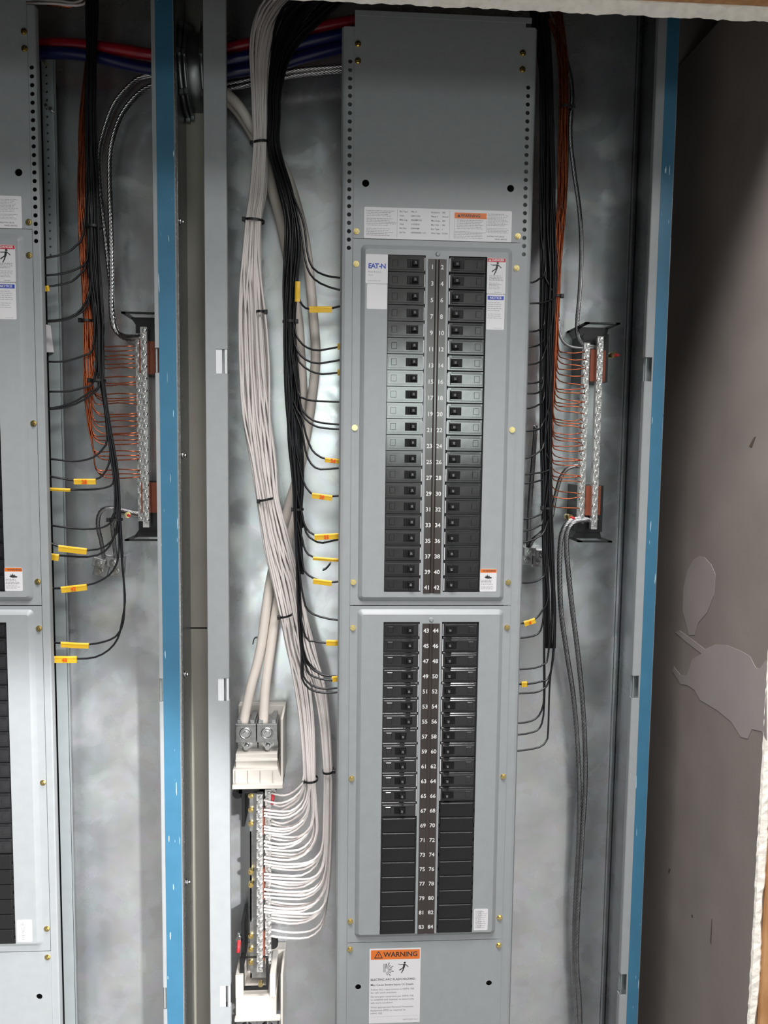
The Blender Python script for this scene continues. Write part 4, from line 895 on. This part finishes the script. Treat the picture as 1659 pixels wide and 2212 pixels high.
# ================================================================== yellow tags
def ytag(x0, y0, x1, y1, h, Y, label, txt='', ts=0.34):
    """folded flag along the wire from (x0,y0) to (x1,y1), hanging h pixels"""
    a = at(x0, y0, Y); b = at(x1, y1, Y); k = (48.55+Y)/FPX; hh = h*k
    d = (b-a); L = d.length; d.normalize(); dn = Vector((d.z, 0, -d.x))
    if dn.z > 0: dn = -dn
    c = (a+b)/2; t = thing('wire_tag', c, label, 'wire tag', 'yellow wire tags')
    mb = MB(); n = 6; prof = [(-0.05, 0.06), (-0.09, 0.0), (-0.10, -0.05), (-0.08, -0.30*hh), (-0.05, -hh*0.85), (-0.02, -hh*0.85), (0.02, -0.3*hh), (0.07, -0.04), (0.06, 0.04)]
    vs = []
    for i in range(n+1):
        q = a+d*(L*i/n)
        for (py, pz) in prof: vs.append(q+Vector((0, py+0.02*math.sin(i*1.3), 0))-dn*(pz))
    m = len(prof)
    mb.add(vs, [(i*m+k_, i*m+(k_+1) % m, (i+1)*m+(k_+1) % m, (i+1)*m+k_) for i in range(n) for k_ in range(m)]+[tuple(range(m)), tuple(n*m+k_ for k_ in range(m-1, -1, -1))])
    fl = mb.build('flag', YEL, t)
    if txt:
        m2 = MB(); ang = math.atan2(d.z, d.x); cc = c+dn*hh*0.42
        m2.text(txt, cc.x, Y-0.16, cc.z, ts, 0.03, 'CENTER', ang, 0.95); m2.build('red_number', REDI, fl)
    return t
for a in ((668, 664, 717, 664, 13, 0.95, 'plain orange-yellow tag uppermost beside the middle panel', ''), (639, 652, 640, 608, 10, 1.1, 'small yellow tag standing upright on the middle black bundle', ''),
    (702, 990, 738, 994, 10, 0.9, 'yellow tag with red smudge tucked under the middle panel edge', '24'), (674, 1066, 718, 1072, 12, 0.9, 'yellow tag marked 29 on a black wire', '29'), (679, 1156, 731, 1153, 13, 0.9, 'yellow tag marked 55 on a black wire', '55'),
    (676, 1204, 734, 1208, 7, 0.9, 'thin curled yellow tag just below the tag marked 55', ''), (677, 1251, 717, 1256, 12, 0.9, 'short plain yellow tag just above the seam of the middle covers', ''), (704, 1384, 734, 1384, 13, 0.9, 'stubby yellow tag beside the top breakers of the lower cover', ''), (717, 1463, 736, 1460, 13, 0.9, 'lowest yellow tag left of the middle panel', ''),
    (97, 620, 106, 619, 11, 1.1, 'tiny yellow flag uppermost beside the left panel', ''), (160, 1036, 207, 1036, 12, 1.1, 'yellow tag with a red scrawl in the left box', '28'), (104, 1055, 152, 1057, 6, 1.1, 'narrow yellow tag just below the one with red scrawl', ''), (127, 1179, 188, 1186, 14, 1.1, 'two yellow tags overlapping on one wire in the left box', ''),
    (111, 1197, 128, 1199, 15, 1.1, 'square yellow flag just below the overlapping pair', ''), (132, 1269, 187, 1263, 14, 1.1, 'yellow tag marked 42', '42'), (132, 1388, 192, 1391, 12, 1.1, 'plain yellow tag just above the tag marked 48', ''), (116, 1419, 166, 1419, 15, 1.1, 'yellow tag marked 48', '48'),
    (1131, 1344, 1155, 1336, 12, 1.1, 'yellow tag with a red mark right of the middle panel', '4'), (1126, 1474, 1138, 1473, 13, 1.1, 'small yellow flag lowest right of the middle panel', '')):
    ytag(*a)
for (px, py, lb) in ((733, 749, 'upper scrap of yellow tag showing at the middle panel edge'), (733, 805, 'lower scrap of yellow tag showing at the middle panel edge')): ytag(px-4, py-5, px+12, py-5, 13, 0.9, lb)

# ================================================================== ground bars
def bar_screw():
    mb = MB(); mb.disc((0, 0), 0.125, -0.09, 0.05, 14, False, 0.16); mb.disc((0, 0), 0.075, -0.10, -0.09, 12, False, 0.12); mb.box(-0.12, 0.12, -0.108, -0.10, -0.02, 0.02)
    ob = mb.build('bar_screw', SCRD, None, (0, 0, 0)); me = ob.data; bpy.data.objects.remove(ob); return me
BSCREW = bar_screw()
def ground_bar(cx_, zt, zb, gap, label, mir):
    """two tinned bars on copper straps held off the back sheet by black brackets"""
    t = thing('ground_bar', (cx_, 4, zb), label, 'ground bar', 'isolated ground bars')
    for s, yb in ((-1, 2.7), (1, 2.15)):
        x = cx_+s*gap; L = zt-zb-(0.7 if s*mir > 0 else 0)
        top = zt if s*mir > 0 else zt-0.35; bot = zb if s > 0 else zb+0.35
        mb = MB(); n = int((top-bot)/0.38)
        mb.box(x-0.20, x+0.20, yb, yb+0.42, bot, top)
        for i in range(n+1):                                  # scalloped face between the screws
            z = top-0.02-i*0.38
            if z > bot+0.05: mb.cbox(x-0.185, x+0.185, yb-0.05, yb+0.02, z-0.06, z, 0.02)
        b = mb.build('terminal_bar', ALUB, t)
        for i in range(n):
            o = bpy.data.objects.new('bar_screw', BSCREW); COL.objects.link(o); o.parent = b
            o.location = (Vector((x+0.05*(-1)**i, yb-0.04, top-0.21-i*0.38))-ORG[b.name])*IN; o.rotation_euler = (0, random.random()*3, 0)
    for z0, z1 in ((zt-2.9, zt-0.8), (zb+0.9, zb+2.9)):
        mb = MB(); mb.box(cx_-0.16, cx_+0.16, 2.5, 4.6, z0, z1); mb.box(cx_+0.16, cx_+1.0, 2.9, 3.05, z0, z1); mb.box(cx_-0.16, cx_+1.0, 4.3, 4.4, z0, z1)
        mb.build('copper_strap', CSTRAP, t)
    for s, z in ((1, zt), (-1, zb)):
        mb = MB(); zz = z+s*0.75
        # standoff block and the open shelf that flares forward from the wall
        mb.box(cx_-0.5, cx_+1.25, 3.1, 5.5, min(z-s*2.9, z+s*0.3), max(z-s*2.9, z+s*0.3))
        xa, xb = cx_-0.95, cx_+1.35
        for (x0, x1, y0, y1) in ((xa, xb, 1.35, 1.65), (xa, xb, 4.9, 5.5), (xa, xa+0.28, 1.35, 5.5), (xb-0.28, xb, 1.35, 5.5)): mb.box(x0, x1, y0, y1, zz-0.05, zz+0.05)
        pr = [(xa+0.1, zz), (xb-0.1, zz), (cx_+1.1, z+s*0.1), (cx_-0.4, z+s*0.1)]
        mb.prism(pr, 3.2, 5.5)
        mb.build('bracket', PLASB, t)
    for (x, z, c) in ((cx_+1.5, zt-1.1, REDT), (cx_-1.15, zb+0.75, REDT)):
        mb = MB(); mb.rod((x-0.05, 3.4, z), (x+0.05, 2.7, z), 0.2, 12); mb.build('insulator_bolt', BRASS, t)
        mb = MB(); mb.rod((x+0.02, 2.9, z), (x+0.22, 2.45, z-0.05), 0.12, 10, r1=0.08); mb.build('bolt_cap', c, t)
    return t
pL0 = at(300, 706, 2.2); pL1 = at(311, 1139, 2.2); pR0 = at(1285, 727, 2.2); pR1 = at(1272, 1143, 2.2)
ground_bar((pL0.x+pL1.x)/2, pL0.z, pL1.z, 0.22, 'double row ground terminal bar with copper straps in the left box', 1)
ground_bar((pR0.x+pR1.x)/2, pR0.z, pR1.z, 0.36, 'double row ground terminal bar with copper straps in the right gutter', 1)

# ================================================================== lugs on the back sheet
def lug(px, py, rot, label):
    c = at(px, py, 4.4); t = thing('ground_lug', c, label, 'wire lug', 'cable lugs on the back sheets')
    def R(p): 
        ca, sa = math.cos(rot), math.sin(rot); return (c.x+p[0]*ca-p[2]*sa, c.y+p[1], c.z+p[0]*sa+p[2]*ca)
    mb = MB(); mb.box(-0.42, 0.42, -0.35, 0.95, 0.02, 0.62); mb.box(-0.42, 0.42, 0.5, 0.95, -0.75, 0.05)
    mb.v = [Vector(R(v)) for v in mb.v]; mb.build('lug_body', ALU, t, bevel=0.03)
    for z, y in ((0.32, -0.35), (-0.38, 0.5)):
        mb = MB(); mb.disc((0, z), 0.26, y-0.05, y, 18); mb.disc((0, z), 0.17, y-0.20, y-0.04, 6, False, 0.19); mb.disc((0, z), 0.07, y-0.24, y-0.2, 10)
        mb.v = [Vector(R(v)) for v in mb.v]; mb.build('lug_screw', STEEL, t)
    return t
lug(214, 1224, -0.28, 'tilted aluminium lug with two screws on the left back sheet, left one')
lug(247, 1224, -0.05, 'upright aluminium lug with two screws on the left back sheet, right one')
lug(1142, 1200, 0.0, 'aluminium lug against the middle panel right edge')
lug(1168, 1205, 0.0, 'aluminium lug half hidden behind the right black bundle')

# ================================================================== neutral lug blocks and bars
def lug_block(zt, label, kind):
    """white insulator carrying two aluminium lugs"""
    cxl = (-12.75, -9.62); t = thing('neutral_lug_block', (-11.2, 4, zt-4.4), label, 'lug block', 'neutral lug blocks')
    x0, x1 = -12.9, -9.75
    mb = MB(); mb.box(x0, x1+0.15, 4.6, 5.5, zt-4.4, zt+0.3); mb.box(x1, x1+0.16, 2.0, 5.5, zt-4.4, zt+0.25)
    if kind == 'upper':
        # stepped tray below the lugs
        mb.box(x0+0.1, x1-0.25, 2.3, 4.6, zt-3.35, zt-2.25); mb.box(x0+0.1, x1-0.22, 2.15, 2.4, zt-2.75, zt-2.6)
        mb.prism([(x0-0.05, zt-3.2), (x1-0.2, zt-3.2), (x1+0.15, zt-4.15), (x0-0.05, zt-4.15)], 1.95, 4.6)
        for i in range(4): q = x0+0.12+i*0.83; mb.box(q, q+0.07, 1.82, 2.0, zt-4.1, zt-3.25)
        mb.box(x0-0.05, x1+0.16, 1.6, 4.0, zt-4.42, zt-4.12)
    else:
        mb.box(x0+0.05, x1-0.3, 2.1, 4.6, zt-3.0, zt-1.35); mb.box(x0, x1+0.0, 1.8, 2.2, zt-2.98, zt-2.75)
        mb.box(x0+0.05, x0+0.6, 2.0, 4.6, zt-1.4, zt+0.3); mb.box(x1-0.75, x1-0.35, 2.0, 4.6, zt-1.4, zt+0.3)
    mb.build('insulator', PLASW, t, bevel=0.05)
    lz = zt if kind == 'upper' else zt-3.1
    for k in (0, 1):
        xa = -12.82+k*1.43; xb = xa+1.39
        if kind == 'upper':
            mb = MB(); mb.box(xa, xb, 2.35, 4.4, lz-1.5, lz-0.28); mb.box(xa, xb, 3.3, 4.4, lz-2.35, lz-1.5)
            mb.box(xa+0.1, xa+0.42, 2.5, 4.4, lz-0.28, lz); mb.box(xb-0.42, xb-0.1, 2.5, 4.4, lz-0.28, lz); mb.box(xa, xb, 2.3, 2.45, lz-0.36, lz-0.2)
            b = mb.build('lug', ALU, t, bevel=0.03)
            cx_ = (xa+xb)/2
            mb = MB(); z = lz-0.86
            n = 22; rg = []
            for (r_, y_) in ((0.42, 2.36), (0.41, 2.30), (0.31, 2.28), (0.29, 2.34)):
                rg += [(cx_+r_*math.cos(2*math.pi*i/n), y_, z+r_*math.sin(2*math.pi*i/n)) for i in range(n)]
            mb.add(rg, [(q*n+i, q*n+(i+1) % n, (q+1)*n+(i+1) % n, (q+1)*n+i) for q in range(3) for i in range(n)], True)
            mb.disc((cx_, z), 0.28, 2.32, 2.36, 20); mb.disc((cx_, z), 0.17, 2.2, 2.33, 16, True, 0.2); mb.build('set_screw', STEEL, b)
            mb = MB(); z = lz-1.92; mb.disc((cx_, z), 0.40, 3.2, 3.3, 22); mb.disc((cx_, z), 0.30, 2.95, 3.2, 6); mb.disc((cx_, z-0.02), 0.16, 2.5, 2.96, 14, True); mb.build('hex_bolt', STEEL, b)
        else:
            mb = MB(); mb.plate(xa, xb, lz-1.7, lz-0.05, 2.35, 2.5, (), [((xa+xb)/2, lz-0.72, 0.44)]); mb.box(xa, xb, 2.5, 4.4, lz-4.5, lz-1.7); mb.box(xa, xb, 2.3, 2.5, lz-1.75, lz-1.45)
            b = mb.build('lug', ALU, t)
            cx_ = (xa+xb)/2; mb = MB(); mb.disc((cx_, lz-0.72), 0.43, 3.5, 3.6, 20); mb.disc((cx_, lz-0.98), 0.22, 2.7, 3.5, 14, True); mb.box(cx_-0.05, cx_+0.06, 2.6, 3.5, lz-0.6, lz-0.25); mb.build('set_screw', STEEL, b)
            mb = MB(); mb.disc((cx_, lz-2.15), 0.42, 2.4, 2.5, 22); mb.disc((cx_, lz-2.15), 0.22, 2.3, 2.42, 14, True); mb.build('hex_bolt', STEEL, b)
    return t
zA = at(520, 1556, 2.5).z
lug_block(zA, 'white lug block with two aluminium lugs taking the cream cables', 'upper')
zC = at(520, 2105, 2.5).z
lug_block(zC, 'white lug block at the bottom edge with empty lug holes', 'lower')

nt_ = thing('neutral_bar', (-11.2, 4, at(560, 2130, 2.5).z), 'long neutral bar assembly taking the white wires, with brass screws', 'neutral bar')
def zx(px, py, Y): return at(px, py, Y)
a = zx(527, 1706, 3.2); b = zx(560, 2112, 3.2)
mb = MB(); mb.box(-11.96, -10.85, 3.2, 3.35, b.z, a.z); mb.box(-11.96, -11.85, 3.2, 5.0, b.z, a.z); mb.build('mounting_plate', ALU, nt_)
za, zb_ = zx(541, 1716, 3.1).z, zx(541, 1792, 3.1).z
for (y0, y1) in ((1708, 1794), (1990, 2100)):
    p0, p1 = zx(535, y0, 3.1), zx(535, y1, 3.1)
    mb = MB(); mb.box(-11.94, -11.05, 2.98, 3.2, p1.z, p0.z); mb.build('copper_plate' if False else 'end_plate', ALU, nt_)
for py in (1719, 1749, 1779, 1884, 1912, 2022, 2051, 2079):
    p = zx(542, py, 2.9); mb = MB(); mb.disc((p.x, p.z), 0.19, 2.85, 2.98 if not 1850 < py < 1950 else 3.2, 14); mb.disc((p.x, p.z), 0.12, 2.72, 2.86, 6); mb.box(p.x-0.11, p.x+0.11, 2.70, 2.73, p.z-0.02, p.z+0.02); mb.build('brass_screw', BRASS, nt_)
for (x_, y0, y1, Yb) in ((560, 1716, 2100, 2.2), (578, 1706, 2082, 2.75)):
    p0, p1 = zx(x_, y0, Yb), zx(x_+2, y1, Yb); xc = (p0.x+p1.x)/2
    mb = MB(); mb.box(xc-0.205, xc+0.205, Yb, Yb+0.42, p1.z, p0.z); n = int((p0.z-p1.z)/0.34)
    for i in range(n): z = p0.z-0.05-i*0.34; mb.cbox(xc-0.19, xc+0.19, Yb-0.05, Yb+0.02, z-0.07, z, 0.02)
    bb_ = mb.build('terminal_bar', ALUB, nt_)
    for i in range(n):
        o = bpy.data.objects.new('bar_screw', BSCREW); COL.objects.link(o); o.parent = bb_
        o.location = (Vector((xc+0.06*(-1)**i, Yb-0.04, p0.z-0.21-i*0.34))-ORG[bb_.name])*IN; o.rotation_euler = (0, random.random()*3, 0)
# orange conductor ends peeping between the bars
for (y0, y1) in ((1745, 1800), (1875, 1940), (2012, 2072)):
    p0, p1 = zx(569, y0, 2.6), zx(571, y1, 2.6); mb = MB(); mb.box(p0.x-0.07, p0.x+0.07, 2.45, 2.7, p1.z, p0.z); mb.build('copper_link', CSTRAP, nt_)
# black carriers
p0 = zx(514, 1704, 3.0); p1 = zx(583, 1712, 3.0)
mb = MB(); mb.box(p0.x, p1.x, 2.9, 3.2, p1.z, p0.z); mb.box(p0.x+0.05, p0.x+0.3, 2.9, 5.3, p1.z, p0.z+0.55); mb.box(p1.x-0.7, p1.x-0.1, 2.9, 5.3, p1.z-0.4, p0.z+0.6)
p2, p3 = zx(524, 1722, 3.1), zx(529, 1784, 3.1); mb.box(p2.x-0.06, p3.x, 3.0, 5.2, p3.z, p2.z+0.4); mb.build('insulator_frame', PLASB, nt_)
p2, p3 = zx(522, 1990, 3.1), zx(529, 2100, 3.1); mb = MB(); mb.box(p2.x-0.03, p3.x-0.02, 3.0, 5.2, p3.z, p2.z)
q0, q1 = zx(518, 2086, 2.3), zx(580, 2136, 2.3); mb.plate(q0.x, q1.x, q1.z, q0.z+0.6, 2.2, 2.4, [(q0.x+0.32, q1.x-0.16, q1.z+0.2, q0.z+0.61)]); mb.build('insulator_frame', PLASB, nt_)
p = zx(564, 2119, 2.15); MB().disc((p.x, p.z), 0.17, 1.75, 2.0, 12).build('brass_screw', BRASS, nt_)
for (px, py) in ((514, 1712), (590, 2036)):
    p = zx(px, py, 3.4); mb = MB(); mb.rod((p.x, 3.6, p.z), (p.x, 3.2, p.z), 0.36, 16); mb.build('black_knob', PLASB, nt_)
for (px, py, sx) in ((590, 1708, 1), (517, 2026, -1)):
    p = zx(px, py, 3.2); mb = MB(); mb.rod((p.x, 3.6, p.z), (p.x, 3.0, p.z), 0.24, 14); mb.build('insulator_bolt', STEEL, nt_)
    mb = MB(); mb.rod((p.x, 3.1, p.z-0.1), (p.x-0.03, 2.7, p.z-0.75), 0.15, 12, r1=0.11); mb.build('bolt_cap', REDT, nt_)

# ================================================================== conduit nipple between the boxes
c0 = at(410, 163, 2.8); t = thing('conduit_nipple', (-15, 2.8, c0.z), 'dark threaded conduit nipple with locknuts joining the two boxes', 'conduit nipple')
z = c0.z; mb = MB(); prof = []
x = -15.80
pts = []
mb.rod((-16.4, 2.6, z), (-13.6, 2.6, z), 2.25, 40); mb.build('pipe', mat('dark_zinc', (0.20, 0.22, 0.22), 0.35, 0.9, 0.15, 40), t)
DZ = mat('galvanised_locknut', (0.24, 0.26, 0.26), 0.3, 0.9, 0.15, 60)
for (xa, xb, r) in ((-15.74, -15.50, 2.75), (-15.46, -15.25, 2.62), (-14.45, -14.2, 2.75)):
    mb = MB(); mb.rod((xa, 2.6, z), (xb, 2.6, z), r, 40)
    for k in range(8):
        a = 2*math.pi*k/8; mb.box(xa, xb, 2.6+(r+0.05)*math.cos(a)-0.14, 2.6+(r+0.05)*math.cos(a)+0.14, z+(r+0.05)*math.sin(a)-0.14, z+(r+0.05)*math.sin(a)+0.14)
    mb.build('locknut', DZ, t)
mb = MB(); n = 40; vs = []
for (xx, r) in ((-14.08, 2.75), (-13.7, 2.75), (-13.7, 2.2), (-14.08, 2.2)): vs += [(xx, 2.6+r*math.cos(2*math.pi*i/n), z+r*math.sin(2*math.pi*i/n)) for i in range(n)]
mb.add(vs, [(q*n+i, q*n+(i+1) % n, ((q+1) % 4)*n+(i+1) % n, ((q+1) % 4)*n+i) for q in range(4) for i in range(n)], True); mb.build('bushing', DZ, t)

# ---- bundled odds above the left panel, snips of insulation
for i, (m, pts, lb, nm) in enumerate(((WHITEW, [(-30, 2, 2.0), (60, 6, 2.0), (120, 8, 2.0), (165, 12, 2.2), (190, 2, 2.4), (200, -30, 2.4)], 'lower white wire sweeping along the top left corner', 'neutral_wire'), (WHITEW, [(-30, -8, 2.2), (60, -2, 2.2), (130, 2, 2.2), (160, 6, 2.4), (182, -4, 2.4), (190, -30, 2.4)], 'upper white wire sweeping along the top left corner', 'neutral_wire'), (COPPER, [(100, 10, 2.4), (150, 14, 2.4), (172, 6, 2.5), (200, -20, 2.5)], 'copper wire crossing the top left corner', 'ground_wire'))):
    wire(pts, 0.075, m, nm, lb, 'wire', None)
wire([(546, 1392, 5.48), (549, 1380, 5.42), (556, 1378, 5.38), (562, 1386, 5.42)], 0.035, BLACKW, 'wire_snip', 'black wire snip stuck on the back sheet left of the cream cables', 'wire snip', 'snips of wire', 6)
wire([(697, 1232, 5.3), (703, 1230, 5.25), (709, 1224, 5.25), (714, 1217, 5.3)], 0.05, BLACKW, 'wire_snip', 'black wire snip below the thin curled yellow tag', 'wire snip', 'snips of wire', 6)
